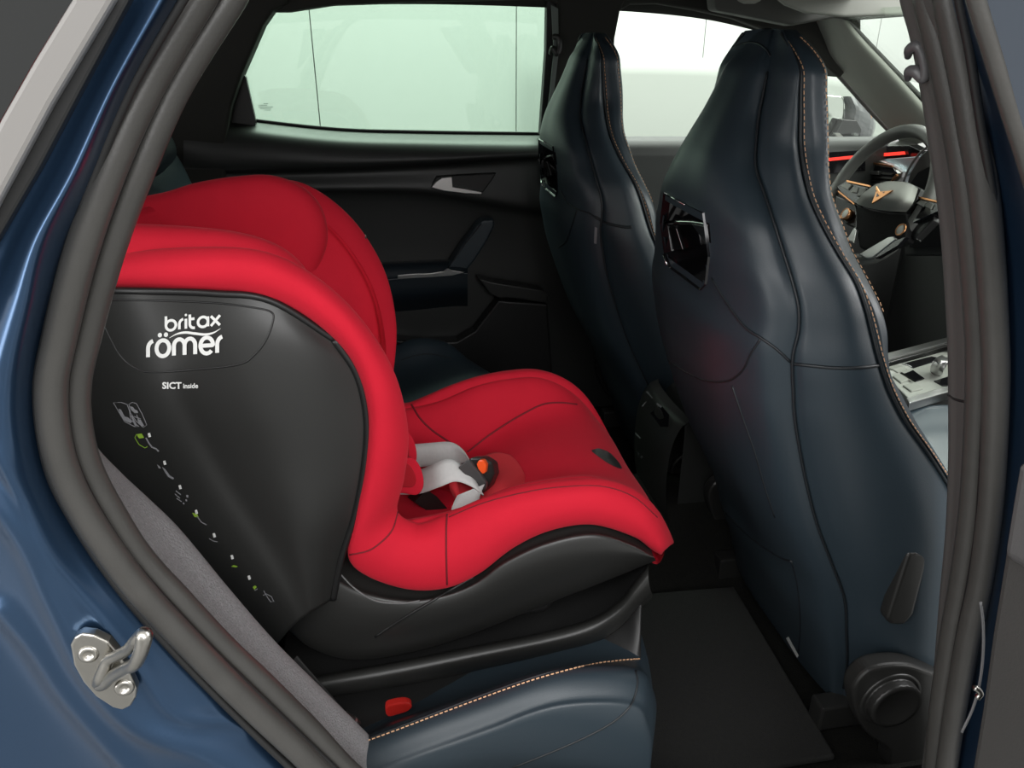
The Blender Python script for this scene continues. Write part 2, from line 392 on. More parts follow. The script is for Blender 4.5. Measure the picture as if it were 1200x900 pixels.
# felt covered wheel arch trim inside the seal
rows = [[(96,470),(92,468),(86,470),(80,478)],[(108,515),(103,515),(94,515),(86,515)],[(140,552),(128,556),(112,558),(100,562)],[(176,586),(160,594),(142,604),(124,612)],[(212,622),(194,634),(176,646),(156,656)],
        [(268,690),(246,702),(226,714),(206,726)],[(322,752),(300,764),(276,776),(254,786)],[(378,808),(354,818),(328,830),(306,840)],[(432,862),(408,874),(380,886),(356,896)],[(500,935),(470,946),(440,956),(415,966)]]
G = net([[at(r[0][0]-2, r[0][1]+6, .76)]+[at(x, y, Y) for (x, y), Y in zip(r, (.705, .672, .640, .615))] for r in rows], 36, 120)
gmesh('wheel_arch_trim', G, felt, car)
# sill under the opening
G = net([[V(x, .50, z0-.12), V(x, .50, z0-.02), V(x, .56, z0), V(x, .64, z0), V(x, .70, z0-.06), V(x, .70, .04)] for x, z0 in ((-.25, .30), (.05, .27), (.4, .21), (.75, .20))], 24, 20)
gmesh('door_sill', G, blk, car)
# floor of the car and tunnel
G = net([[V(x, y, z) for x, y, z in ((xx, .66, .07), (xx, 1.15, .06), (xx, 1.25, .10), (xx, 1.33, .2), (xx, 1.49, .2), (xx, 1.57, .10), (xx, 1.67, .06), (xx, 2.12, .07))] for xx in (-.3, .1, .5, .9, 1.4, 1.7)], 60, 30)
fl = gmesh('floor_carpet', G, carpet, car); solid(fl, .01, 1)
mat_ = prism('floor_mat', [V(.30, .78, .075), V(.66, .78, .075), V(.68, 1.2, .075), V(.30, 1.22, .075)], (0, 0, .012), mat('floor_mat_pile', (.016, .016, .015), .95, bump=1, bscale=500, var=.4, vscale=200), car, .004)
# rear bulkhead, so the cabin is closed behind the bench
prism('rear_bulkhead', [V(-.75, .66, .0), V(-.75, 2.15, .0), V(-.75, 2.15, 1.0), V(-.75, .66, 1.0)], (-.02, 0, 0), dk_trim, car)
prism('footwell_panel', [V(1.75, .6, .0), V(1.75, 2.2, .0), V(1.75, 2.2, .75), V(1.75, .6, .75)], (.02, 0, 0), dk_trim, car)
# headliner and roof
G = net([[V(x, .60, zr-.05), V(x, .68, zr), V(x, 1.0, zr+.03), V(x, 1.41, zr+.04), V(x, 1.8, zr+.03), V(x, 2.06, zr), V(x, 2.12, zr-.05)] for x, zr in ((-1.0, 1.17), (-.6, 1.22), (0, 1.255), (.5, 1.25), (.85, 1.23), (1.10, 1.185))], 60, 50)
gmesh('headliner', G, dk_trim, car)
G2 = G.copy(); G2[..., 2] += .035; G2[:, 0, 1] -= .05; G2[:, -1, 1] += .05
gmesh('roof_skin', G2, paint, car)
# near side wall of the cabin in front of the pillar stays open (front door glass)
# far side pillars and rail
def trimp(name, px, Y, t, m, b=.008, par=None, n=0): return prism(name, pxo(px, Y), (0, t, 0), m, par or car, b, 3)
trimp('rear_pillar_trim', [(60,-60),(345,-60),(338,4),(320,13),(308,30),(296,58),(283,88),(271,125),(265,160),(263,222),(200,222),(40,200)], 2.07, .09, dk_trim)
trimp('roof_rail_trim', [(330,-70),(1010,-90),(1010,60),(985,92),(955,66),(905,38),(861,22),(816,12),(772,4.5),(740,5),(728,12),(660,8),(640,-1),(500,2),(390,6),(338,14),(318,14)], 2.08, .07, dk_trim)
trimp('center_pillar_trim', [(655,-10),(738,-10),(727,14),(721,45),(718,110),(716,215),(640,215),(644,120),(652,60)], 2.075, .08, dk_trim)
# windscreen pillar: light grey, sloping
G = net([[atp for atp in (at(x0, y0, 2.10), at(.6*x0+.4*x1, .6*y0+.4*y1, 2.03), at(.2*x0+.8*x1, .2*y0+.8*y1, 1.98), at(x1, y1, 1.98), at(x1+1, y1+1, 2.03))]
         for (x0, y0, x1, y1) in ((935,-20,960,-30),(962,48,990,18),(972,72,1010,44),(1000,105,1040,76),(1030,138,1073,112),(1060,172,1115,160))], 20, 40)
gmesh('windscreen_pillar', G, light_trim, car)
tube('pillar_gasket', crs([at(x, y, 2.12) for x, y in ((958,48),(972,74),(1000,106),(1024,133),(1046,156))], 30), .009, grey_trim, car)
tube('windscreen_gasket', crs([at(x, y, 1.985) for x, y in ((985,14),(1000,32),(1040,74),(1075,110),(1110,148))], 30), .007, rubber_dk, car)
trimp('windscreen_header', [(830,-60),(1110,-60),(1110,16),(1000,24),(985,20),(930,30),(840,12)], 1.95, .06, mat('grey_headliner', (.06, .062, .056), .8, bump=.1, bscale=500))
# windscreen glass
prism('windscreen', [at(975,14,1.99), at(1110,150,1.99), at(1110,150,1.99)+V(.05, -1.1, 0), at(975,14,1.99)+V(.05, -1.1, 0)], (.004, 0, .004), gl_front, car)
# far hook and belt
tube('coat_hook', crs([at(646,63,2.07),at(648,57,2.062),at(653,63,2.058),at(656,52,2.058),at(654,44,2.06),at(648,43,2.066)], 40), .0075, blk_sat, car, n=10)
prism('seat_belt', pxo([(646,6),(654,10),(655,60),(649,110),(645,150),(640,150),(645,100),(649,60)], 2.062), (0, .003, 0), mat('green_grey_belt', (.10, .12, .11), .6, bump=.2, bscale=500), car)
# far dark edge of the rear window frame
trimp('window_frame_edge', [(642,-4),(652,4),(650,60),(644,120),(639,158),(633,158),(640,60),(641,10)], 2.10, .03, rubber_dk, .002)
# front window glass and sun visor
prism('front_window', pxo([(712,-20),(790,-20),(990,70),(1065,165),(712,175)], 2.15), (0, .005, 0), gl_front, car)
sv = thing('sun_visor', 'light grey sun visor folded up against the roof above the steering wheel', 'sun visor', tuple(at(1000,10,1.75)))
prism('visor_panel', pxo([(912,-40),(912,-2),(922,6),(945,15),(990,20),(1060,17.5),(1120,12),(1120,-40)], 1.80), (0, .02, 0), light_trim, sv, .006, 3)
tube('visor_clip', [at(866,-2,1.8), at(872,1,1.8), at(884,1,1.8), at(890,-2,1.8)], .006, light_trim, sv)

# door striker
qb = bvh(q)
SY = min(drop(x, y, [qb], 0).y for x, y in ((86,762),(126,790),(155,815),(100,800)))
def sp(px, py, out=0): return at(px, py, SY-out-.002)
st_pl = prism('striker_plate', [sp(x, y, .004) for x, y in [(82,757),(87,748),(95,743),(110,745),(127,753),(141,770),(152,790),(160,808),(159,818),(153,828),(143,833),(132,830),(112,817),(97,800),(86,780)]], (0, .010, 0), steel, car, .002, 3)
for (cx, cy) in ((104, 766), (146, 805)):
    sc_ = lathe('striker_screw', sp(cx, cy, .004), (0.15, -1, .1), [(.0075, -.002), (.0078, .0012), (.0062, .0026), (.0040, .0030), (.0036, .0008), (.0001, .0006)], steel, car, n=20)
G1 = crs([sp(115, 800, .002), sp(118, 794, .010), sp(124, 780, .014), sp(128, 773, .016), sp(136, 769, .022), sp(150, 761, .034), sp(160, 750, .046), sp(168, 743, .050), sp(169, 748, .052), sp(165, 764, .050), sp(158, 778, .044), sp(148, 783, .034), sp(132, 792, .018), sp(122, 801, .008), sp(117, 803, .004)], 70)
tube('striker_loop', G1, [.0052,.0055,.005,.0045,.0045,.005,.006,.0055,.0052,.005,.0052,.005], steel, car, n=12)

# ------------------------------------------------------------------ the open rear door at the right edge
od = thing('vehicle_door', 'open near-side rear door cut by the right edge of the photo, with dark trim card', 'car door', tuple(at(1210, 600, .40)))
OFF = V(.10, -.30, 0)
prism('door_frame', pxo([(1136,-60),(1149,0),(1172,80),(1190,160),(1208,230),(1240,320),(1250,220),(1250,-60)], .452), V(.06, -.02, 0), mat('blue_grey_glass', (.05, .06, .075), .2), od, .002)
tube('frame_seal', crs(pxo([(1132,-50),(1144,0),(1162,60),(1180,120),(1196,170),(1216,235),(1235,300)], .455), 60), .0055, rubber, od)
prism('trim_card', pxo([(1204,548),(1194,552),(1188,565),(1176,640),(1160,740),(1148,830),(1132,930),(1300,930),(1300,560)], .43), OFF*.4, mat('door_card_grey', (.036, .034, .032), .6, bump=.12, bscale=600), od, .006, 3)
prism('card_upper', pxo([(1206,536),(1195,538),(1190,548),(1183,590),(1175,640),(1174,650),(1300,720),(1300,536)], .425), OFF*.4, mat('door_card_light', (.07, .068, .068), .6, bump=.12, bscale=600), od, .006, 3)
tube('wiring_sleeve', crs(pxo([(1149,706),(1152,730),(1152,765),(1148,800),(1140,830),(1127,858)], .47), 40), .0012, mat('grey_sleeve', (.16, .16, .165), .5), od)
tube('door_check_bolt', crs(pxo([(1142,806),(1146,808),(1149,813),(1145,818)], .462), 12), .0028, steel, od)

# ------------------------------------------------------------------ front seats
def front_seat(label, yc, dx, side):
    """side = -1: controls on the side nearest the open door; built about yc, moved dx along the car"""
    root = thing('front_seat', label, 'car seat', (.60+dx, yc, .06), 'front bucket seats')
    Y0 = 1.05                                # measured on the near seat, then shifted
    sh = V(dx, yc-Y0, 0)
    def tab(L): 
        T = sorted(((at(px, py, Y0-h).z, at(px, py, Y0-h).x, h) for px, py, h in L))
        z = [t[0] for t in T]; return lambda q: (np.interp(q, z, [t[1] for t in T]), np.interp(q, z, [t[2] for t in T]))
    cor = tab([(903,60,.052),(888,130,.070),(882,190,.100),(905,260,.165),(930,340,.215),(937,375,.226),(926,422,.226),(930,500,.226),(950,600,.222),(988,700,.222),(992,770,.212),(985,822,.195)])
    sti = tab([(925,38,.085),(938,75,.105),(938,170,.122),(945,220,.150),(970,275,.190),(1010,340,.232),(1033,430,.258),(1052,480,.263),(1105,555,.268),(1150,640,.268),(1190,760,.268),(1200,840,.268)])
    fro = tab([(958,34,.085),(969,65,.105),(973,150,.122),(974,220,.150),(1002,300,.190),(1030,348,.226),(1043,392,.245),(1042,432,.252),(1078,500,.262),(1112,552,.266),(1165,640,.268),(1210,760,.268),(1225,840,.268)])
    Z = np.array([.115,.16,.22,.29,.36,.43,.50,.57,.63,.68,.72,.745,.77,.80,.83,.86,.89,.92,.95,.98,1.01,1.04,1.07,1.095,1.115,1.13,1.14])
    rows = []
    for z in Z:
        xk, c = cor(z); xs, s = sti(z); xf, f = fro(z)
        top = np.clip((1.145-z)/.045, 0.02, 1)**.5
        bul = .058*np.interp(z, [.1,.3,.5,.7,.85,.95,1.05,1.14], [.35,.9,1,1,1,.8,.4,.1])
        ym = c*.62
        m_ = (xk+xs)/2
        if z > 1.10:                        # close the top round
            xm = .535; q = top
            xk = xm+(xk-xm)*q; xs = xm+(xs-xm)*(.6+.4*q); xf = xm+(xf-xm)*q; c *= q; s *= (.35+.65*q); f *= (.3+.7*q); bul *= q
        dep = .05*np.interp(z, [.1,.8,.95,1.14], [1,1,.4,.2])
        half = [(0, xk-bul), (c*.48, xk-bul*.96), (c*.86, xk-bul*.60), (c, xk+.002), (c*.25+s*.75, xk*.72+xs*.28), (s*1.0+.006, xk*.35+xs*.65), (s, xs), ((s+f)/2+.004, (xs+xf)/2-.002), (f*.97, xf), (f*.72, xf+.012-dep*.3), (f*.35, xf-dep), (0, xf-dep)]
        loop = [V(x, Y0-y, z) for y, x in half]+[V(x, Y0+y, z) for y, x in half[-2:0:-1]]
        rows.append([p+sh for p in loop])
    nu = 22*8
    G = net(rows, nu, 190, cu=True)
    # columns: 8 per control point; corner at 3, stitch at 6
    c_i, s_i = 3*8, 6*8
    def cols(a, b): 
        idx = [(j % nu) for j in range(a, b+1)]; return G[:, idx].copy()
    def groove(P, d=.0035, w=3, uu=True):
        N = gnormals(P)
        ctr = G.mean(axis=1)[:, None, :]
        sg = np.sign(((P-ctr)*N).sum(2, keepdims=True)); N = N*sg
        k = np.arange(P.shape[1]); d1 = np.minimum(k, P.shape[1]-1-k)
        P -= N*(d*np.exp(-(d1/1.4)**2))[None, :, None]*np.clip((1.115-P[..., 2:3])/.05, 0, 1)
        return P
    rear = groove(cols(-c_i, c_i)); nr = rear.shape[1]
    # slot through the back between the shoulder bolsters
    slot_c = V(.0, 0, 0)
    def inslot(y, z):
        y -= yc
        return (-.088 < y < .088) and (.817 < z < .907) and (abs(y) < .088-.35*max(0, .857-z))
    def skip(i, j):
        p = (rear[i, j]+rear[min(i+1, len(rear)-1), min(j+1, nr-1)])/2
        return inslot(p[1], p[2])
    back = gmesh('backrest', rear, leather, root, skip=skip)
    sides = []
    for a, b in ((c_i, s_i), (nu-s_i, nu-c_i)):
        sides.append(gmesh('side_panel', groove(cols(a, b)), leather, root))
    front = gmesh('front_cushion', groove(cols(s_i, nu-s_i)), leather, root)
    # top cap of headrest and bottom
    capv = G[-1]; mk('headrest_cap', list(capv)+[capv.mean(0)+np.array([0, 0, .003])], [(j, (j+1) % nu, nu) for j in range(nu)], leather, root)
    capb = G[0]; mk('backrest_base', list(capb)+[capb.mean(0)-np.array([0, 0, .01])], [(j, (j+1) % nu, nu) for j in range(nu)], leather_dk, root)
    # slot frame: gloss shell set in the opening, with bright edge lines
    def bx(y, z):                            # x of the back surface at (y, z)
        d = np.hypot(rear[..., 1]-(yc+y), rear[..., 2]-z); i = np.unravel_index(np.argmin(d), d.shape); return rear[i][0]
    ol = [(.097,.867),(.084,.916),(-.070,.916),(-.093,.862),(-.080,.820),(-.062,.806),(.058,.806),(.082,.822)]
    ring0 = [V(bx(y, z)-.003, yc+y, z) for y, z in ol]
    ring1 = [V(bx(y, z)+.006, yc+y*.90, .862+(z-.862)*.86) for y, z in ol]
    ring2 = [V(bx(y, z)+.050, yc+y*.78, .862+(z-.862)*.60) for y, z in ol]
    ring3 = [V(bx(y, z)+.012, yc+y*1.04, .862+(z-.862)*1.06) for y, z in ol]
    n = len(ol); vs = ring3+ring0+ring1+ring2
    fs = [(r*n+i, r*n+(i+1) % n, (r+1)*n+(i+1) % n, (r+1)*n+i) for r in range(3) for i in range(n)]
    sl = mk('slot_frame', vs, fs, blk_gl, root, smooth=False); ORGS = sl
    bm = bmesh.new(); bm.from_mesh(sl.data); bmesh.ops.recalc_face_normals(bm, faces=bm.faces); bm.to_mesh(sl.data); bm.free()
    mk('slot_back', ring2, [tuple(range(n))], blk_gl, root, smooth=False)
    e = lambda i, j, a, b: [ring0[i].lerp(ring0[j], a)+V(-.001, 0, 0), ring0[i].lerp(ring0[j], b)+V(-.001, 0, 0)]
    for i, j, a, b in ((1, 2, .05, .6), (7, 6, .05, .8)):
        P = e(i, j, a, b); tube('bright_edge', [P[0], P[0].lerp(P[1], .5), P[1]], .0016, chrome, sl, n=6)
    def sp_(y, z, o): return V(bx(y, z)+o, yc+y, z)
    tube('slot_bar', [sp_(.094, .868, .002), sp_(.04, .880, .012), sp_(.0, .888, .014), sp_(-.05, .897, .008), sp_(-.078, .901, .004)], [.0028, .0032, .0030, .0028, .0024], chrome, sl, n=6)
    prism('slot_wedge', [sp_(-.002, .887, .010), sp_(-.080, .900, .004), sp_(-.090, .868, .004), sp_(-.040, .872, .014)], (.012, 0, 0), chrome, sl, .001)
    prism('slot_facet', [sp_(.086, .862, .008), sp_(.060, .866, .012), sp_(.048, .836, .016), sp_(.070, .828, .010)], (.006, 0, 0), mat('dark_chrome', (.16, .155, .16), .25, metal=1), sl, .001)
    # seams
    tr = [bvh(o) for o in (back, *sides, front)]
    def shift(pts): return pts
    near = (side == -1)
    if near:
        seam('seam', [(727,280),(745,271),(768,263)], tr, .0022, seamm, root)
        seam('seam', [(834,326),(850,352),(872,382),(892,396),(910,409),(926,424)], tr, .0020, seamm, root)
        seam('seam', [(892,396),(880,415),(872,432),(862,442),(850,447),(826,446),(800,434),(778,418)], tr, .0016, seamm, root)
        seam('seam', [(858,452),(870,488),(884,528),(896,570),(908,606)], tr, .0016, seamm, root)
        seam('seam', [(806,540),(822,566),(850,600),(880,630),(912,652),(928,658)], tr, .0022, seamm, root)
        seam('seam', [(928,658),(935,690),(938,730),(936,765)], tr, .0016, seamm, root)
        seam('seam', [(926,426),(945,428),(975,431),(1005,431),(1033,428)], tr, .0024, seamm, root)
        seam('seam', [(838,70),(850,60),(866,52),(884,50),(896,56),(903,66)], tr, .0014, seamm, root)
    else:
        seam('seam', [(615,214),(622,206),(630,202)], tr, .003, seamm, root)
        seam('seam', [(657,222),(664,236),(674,244),(690,250),(697,254)], tr, .0022, seamm, root)
        seam('seam', [(676,246),(670,265),(664,282),(655,290)], tr, .0022, seamm, root)
        seam('seam', [(697,254),(712,262),(732,266),(740,266)], tr, .003, seamm, root)
    # corner cords and contrast stitching run down the loft lines on both sides
    for col_, sgn in ((c_i, 1), (nu-c_i, -1)):
        pts = [G[i, col_] for i in range(6, 168, 2)]
        tube('corner_cord', pts, .0018, seamm, root, n=6)
    for col_ in (s_i, nu-s_i):
        pts = [G[i, col_] for i in range(8, 188, 2)]
        tube('stitch_cord', pts, .0024, seamm, root, n=6)
        cc = (col_+2) % nu if col_ == s_i else (col_-2) % nu
        ctr = G.mean(axis=1)
        line = [G[i, cc]+(G[i, cc]-ctr[i])*.012 for i in range(8, 188, 2)]
        stitch3('stitching', line, thread, root)
    # second stitch line along the front edge
    f_i = 8*8-2
    for col_ in (f_i, nu-f_i):
        line = [G[i, col_]+(G[i, col_]-G.mean(axis=1)[i])*.012 for i in range(100, 186, 2)]
        stitch3('stitching', line, thread, root)
    # cushion and lower cover
    yo = yc
    rowsC = []
    for x, zt, w in ((.76, .30, .18), (.80, .36, .23), (.88, .385, .262), (1.0, .40, .265), (1.14, .41, .25), (1.20, .385, .22), (1.215, .33, .2)):
        rowsC.append([V(x+dx, yo-w, .17), V(x+dx, yo-w*1.02, zt-.06), V(x+dx, yo-w*.88, zt+.025), V(x+dx, yo-w*.55, zt), V(x+dx, yo, zt-.01), V(x+dx, yo+w*.55, zt), V(x+dx, yo+w*.88, zt+.025), V(x+dx, yo+w*1.02, zt-.06), V(x+dx, yo+w, .17)])
    solid(gmesh('seat_cushion', net(rowsC, 60, 40), leather, root), .01)
    for s_ in (-1, 1):
        ys = yo+s_*.262
        cov = pxr([(1000,815),(1004,800),(1018,786),(1040,780),(1066,780),(1092,788),(1130,800),(1250,830),(1250,890),(1150,915),(1050,905),(1040,880),(1018,862),(1006,842)], .764, 70)
        cov = [V(p.x+dx, ys+s_*.024, p.z) for p in cov]
        o = prism('recliner_cover', cov, (0, -s_*.03, 0), blk_sat, root, .006, 3)
        kc = at(1044, 820, .762); kc = V(kc.x+dx, ys+s_*.024, kc.z)
        k_ = lathe('recliner_knob', kc, (0, s_, 0), [(.049, -.002), (.050, .002), (.0455, .003), (.043, .002), (.0405, .003), (.0420, .005), (.0420, .014), (.0400, .017), (.0330, .0175), (.0318, .0165), (.0001, .0165)], blk_sat, root, n=48, knurl=(5, .055, 6))
        if s_ == side:
            lev = [(1076,648),(1066,650),(1060,668),(1044,718),(1041,728),(1046,735),(1062,735),(1073,722),(1086,672),(1090,656),(1086,650)]
            lv = [V(p.x+dx, ys-s_*.012, p.z) for p in pxo(lev, .775)]
            prism('recline_lever', lv, (0, s_*.022, 0), blk_sat, root, .006, 3)
    for s_ in (-1, 1):
        box('seat_rail', (.92+dx, yo+s_*.2, .105), (.52, .035, .05), blk_sat, root)
    return root, tr, back
seat1, tr1, bk1 = front_seat('petrol leather bucket seat nearest the open door, with round knob and lever on its side', 1.05, 0, -1)
seat2, tr2, bk2 = front_seat('petrol leather bucket seat farther off behind the steering wheel, tall headrest before the far pillar', 1.77, -.045, 1)
# small woven tag at the foot of the near backrest and label on the far one
def decal(name, pxs, trees, m, parent, lift=.0015):
    P = [drop(x, y, trees, lift) for x, y in pxs]
    if any(p is None for p in P): return None
    return mk(name, P, [tuple(range(len(P)))], m, parent, smooth=False)
decal('fabric_tag', [(921,748),(924,746),(936,768),(934,771)], tr1, white_print, seat1)
decal('airbag_tag', [(697,266),(700,267),(699,286),(696,285)], tr2, grey_print, seat2)

# ------------------------------------------------------------------ rear bench
bench = thing('rear_bench', 'petrol leather rear bench carrying the red child seat, with copper stitching along its edge', 'bench seat', (0, 1.41, .06))
def bench_row(x, zb, zm, zlow, fx=0):
    return [V(x, .655, zlow), V(x, .658, zb-.055), V(x, .672, zb-.012), V(x, .705, zb), V(x, .755, zb-.050), V(x, .84, zm-.01), V(x, 1.05, zm-.005), V(x, 1.25, zm+.01), V(x, 1.41, zm+.035),
            V(x, 1.57, zm+.01), V(x, 1.77, zm-.005), V(x, 1.90, zm+.015), V(x, 1.96, zb-.035), V(x, 1.99, zb-.04), V(x, 2.015, zb-.09), V(x, 2.015, zlow)]
rowsB = [bench_row(-.50, .22, .20, .08), bench_row(-.25, .275, .235, .08), bench_row(-.057, .352, .265, .08), bench_row(.059, .388, .29, .08), bench_row(.165, .416, .312, .08),
         bench_row(.245, .418, .325, .08), bench_row(.328, .402, .325, .08), bench_row(.356, .365, .305, .08), bench_row(.366, .315, .27, .08), bench_row(.346, .25, .22, .08), bench_row(.308, .17, .16, .08), bench_row(.27, .12, .11, .07)]
G = net(rowsB, 150, 110)
# the front of the cushion curves back towards the door
for j in range(G.shape[1]):
    y = G[0, j, 1]; k = max(0, (.95-y)/.28)
    G[:, j, 0] -= np.where(G[:, j, 0] > .1, (G[:, j, 0]-.1)*.25*k**2, 0)
    k = min(1, max(0, (y-1.75)/.25)); G[:, j, 0] -= np.where(G[:, j, 0] > -.1, (G[:, j, 0]+.1)*.42*k, 0)
bc = gmesh('seat_cushion', G, leather, bench)
bt = [bvh(bc)]
seam('seam', [(425,868),(470,851),(540,824),(600,802),(640,789),(690,776),(725,771),(752,769)], bt, .0016, seamm, bench)
stitch('stitching', [(425,870),(470,853.5),(540,827),(600,805),(640,792),(690,779),(725,774),(750,772)], bt, thread, bench, step=.0062, ln=.0040, r=.0010)
seam('seam', [(745,786),(747,798),(745,812),(738,828),(720,845),(690,862),(650,880),(600,900)], bt, .0016, seamm, bench)
seam('seam', [(470,422),(485,417),(505,415),(530,420)], bt, .002, seamm, bench)
# backrest
rows = []
for x, z in ((-.28, .22), (-.34, .42), (-.40, .62), (-.45, .80), (-.475, .875), (-.50, .90), (-.54, .89), (-.57, .82)):
    rows.append([V(x-.03, .68, z-.02), V(x, .74, z), V(x+.02, .82, z), V(x-.01, 1.05, z), V(x+.015, 1.22, z), V(x+.03, 1.41, z), V(x+.015, 1.58, z), V(x-.01, 1.77, z), V(x+.02, 1.98, z), V(x, 2.01, z), V(x-.03, 2.03, z-.02)])
bb = gmesh('backrest', net(rows, 100, 50), leather, bench); solid(bb, .02)
for yy in (1.60, 1.22): tube('seam', crs([V(x+.017, yy, z+.001) for x, z in ((-.33, .42), (-.39, .62), (-.437, .80), (-.46, .875), (-.485, .902), (-.53, .893))], 30), .002, seamm, bench, n=6)
rows = [[V(-.46+dx, 1.77+w*k, z) for k in (-1, -.8, 0, .8, 1)] for dx, w, z in ((0, .10, .86), (.025, .13, .89), (.02, .135, .93), (-.01, .12, .962), (-.05, .10, .97), (-.09, .10, .95))]
hb = gmesh('headrest', net(rows, 30, 30), leather, bench); solid(hb, .02)

# ------------------------------------------------------------------ child seat
cs = thing('child_seat', 'red and black child safety seat strapped on the rear bench', 'child seat', (.02, 1.05, .30))
# side shells
SH = [[(30,338,.95),(100,340,.865),(160,341,.825),(250,344,.815),(318,353,.818),(392,398,.83)],
      [(40,400,.95),(110,400,.865),(180,400,.82),(270,402,.805),(350,410,.81),(419,440,.83)],
      [(60,480,.95),(130,472,.865),(200,470,.815),(280,475,.80),(360,482,.805),(430,492,.83)],
      [(110,560,.95),(170,552,.865),(232,550,.815),(300,550,.80),(365,550,.805),(427,545,.83)],
      [(180,640,.95),(225,632,.865),(275,625,.815),(325,618,.80),(370,610,.805),(416,602,.83)],
      [(250,715,.95),(282,702,.87),(315,690,.82),(343,675,.805),(372,662,.81),(400,652,.83)],
      [(300,775,.95),(324,755,.87),(342,735,.825),(358,722,.81),(374,712,.815),(390,702,.83)]]
Gs = net([[at(*p) for p in r] for r in SH], 70, 70)
# moulded outline of the emblem field: a fine step pressed into the shell
FIELD = [(112,352),(170,352),(250,355),(300,361),(318,366),(320,376),(312,398),(298,416),(280,427),(230,433),(180,436),(160,432),(142,418),(128,394),(114,362)]
sh = gmesh('side_shell', Gs, blk_sat, cs); solid(sh, .008)
sht = [bvh(sh)]
Gm = Gs.copy(); Gm[..., 1] = 2.1-Gm[..., 1]
shf = gmesh('side_shell', Gm, blk_sat, cs); solid(shf, .008)
seam('field_edge', FIELD+[FIELD[0]], sht, .0011, blk, cs, n=110)
rim = [Vector(Gs[i, -1]) for i in range(70)]
tube('shell_rim', rim, .005, blk, cs, n=8)
top = [Vector(Gs[0, j]) for j in range(70)]
tube('shell_rim', top, .004, blk, cs, n=8)
tube('shell_rim', [mir(p) for p in rim], .005, blk, cs, n=8)
# back shell joining the two sides
Lb = [Vector(Gs[i, 0]) for i in range(0, 70, 3)]
Gb = np.array([[np.array(p), np.array(p)+np.array((-.03, .08, .0)), np.array(p)+np.array((-.035, .1+(1.05-.95-.1)*1, .0))] for p in Lb])
rows = [[p, p+V(-.02, .04, 0), V(p.x-.03, 1.05, p.z), mir(p)+V(-.02, -.04, 0), mir(p)] for p in Lb]
gmesh('back_shell', net(rows, 30, 40), blk, cs)
# red wing covers following an L: (outer edge, inner edge)
OE = [(20,336),(120,337),(200,341),(285,347),(345,364),(394,400),(420,440),(431,490),(427,548),(416,604),(408,652),(432,676),(480,691),(524,689),(562,672),(602,642),(645,622),(694,615),(742,629),(762,643),(773,649.5),(774,648)]
IE = [(20,306),(120,300),(195,291),(290,291),(350,311),(404,352),(444,402),(468,452),(479,510),(474,560),(466,598),(485,612),(500,612),(524,602),(565,584),(608,571),(655,563),(705,561),(745,574),(772,599),(789,633),(785,634)]
YO = [.97, .875, .838]+[.83]*7+[.835,.84,.84,.84,.845,.85,.85,.85,.855,.86,.87,.92]
YI = [.985,.885,.845,.832,.832,.833,.836,.84,.85,.862,.87,.87,.868,.866,.866,.866,.866,.866,.868,.874,.90,.955]
rows = []
for (a, b, yo, yi) in zip(OE, IE, YO, YI):
    A, D = at(*a, yo), at(*b, yi)
    l = (D-A).length
    B = at(a[0]*.72+b[0]*.28, a[1]*.72+b[1]*.28, yo*.75+yi*.25-.020)
    C = at(a[0]*.30+b[0]*.70, a[1]*.30+b[1]*.70, yo*.35+yi*.65-.020)
    rows.append([A+V(0, .03, 0)+(D-A)*.1, A, B, C, D, D+V(0, .020, 0)+(A-D)*.30, D+V(0, .030, 0)+(A-D)*.70, D+V(0, .036, 0)+(A-D)*.98])
# the cover carries on round the back of the shell to its middle
r0 = rows[0]; sh0 = sum(r0, V(0, 0, 0))/len(r0)
ctr = V(sh0.x-.045, 1.05, sh0.z-.004)
rows.insert(0, [V(ctr.x+(sh0.y-p.y)*-.9, 1.05, ctr.z+(p.z-sh0.z)) for p in r0])
Gw = net(rows, 44, 250)
wing = gmesh('wing_cover', Gw, red, cs); wt = [bvh(wing)]
Gwm = Gw.copy(); Gwm[..., 1] = 2.1-Gwm[..., 1]
wingf = gmesh('wing_cover', Gwm, red, cs)
seam('seam', [(524,601),(523,620),(523,650),(524,689)], wt, .0014, redseam, cs)
seam('seam', [(466,600),(460,620),(448,634),(432,645),(410,650)], wt, .0012, redseam, cs)
seam('seam', [(526,606),(565,590),(610,578),(655,571),(705,570),(742,582),(770,606)], wt, .0010, redseam, cs)
# seat pan, from the crotch to the front lip
def pan_row(x, zc, ze, hw): return [V(x-.006, 1.05-hw-.020, ze+.003), V(x, 1.05-hw, ze), V(x, 1.05-hw*.62, zc+.004), V(x, 1.05, zc), V(x, 1.05+hw*.62, zc+.004), V(x, 1.05+hw, ze), V(x-.006, 1.05+hw+.020, ze+.003)]
rows = [pan_row(-.10, .50, .54, .155), pan_row(.0, .49, .535, .158), pan_row(.08, .487, .545, .158), pan_row(.15, .502, .57, .158), pan_row(.21, .527, .58, .16), pan_row(.27, .537, .578, .16),
        pan_row(.325, .528, .548, .160), pan_row(.366, .502, .500, .160), pan_row(.384, .468, .455, .155), pan_row(.378, .435, .42, .15), pan_row(.355, .42, .43, .14)]
pan = gmesh('seat_pad', net(rows, 60, 90), red, cs); pt = [bvh(pan), bvh(wingf)]
# back pad
def back_row(x, z, hw, c=.03): return [V(x+.03, 1.05-hw, z), V(x+.012, 1.05-hw*.7, z), V(x, 1.05, z), V(x+.012, 1.05+hw*.7, z), V(x+.03, 1.05+hw, z)]
rows = [back_row(-.02, .48, .16), back_row(-.05, .52, .165), back_row(-.10, .62, .175), back_row(-.15, .72, .18), back_row(-.19, .80, .17)]
bp = gmesh('back_pad', net(rows, 40, 50), red, cs); solid(bp, .03)
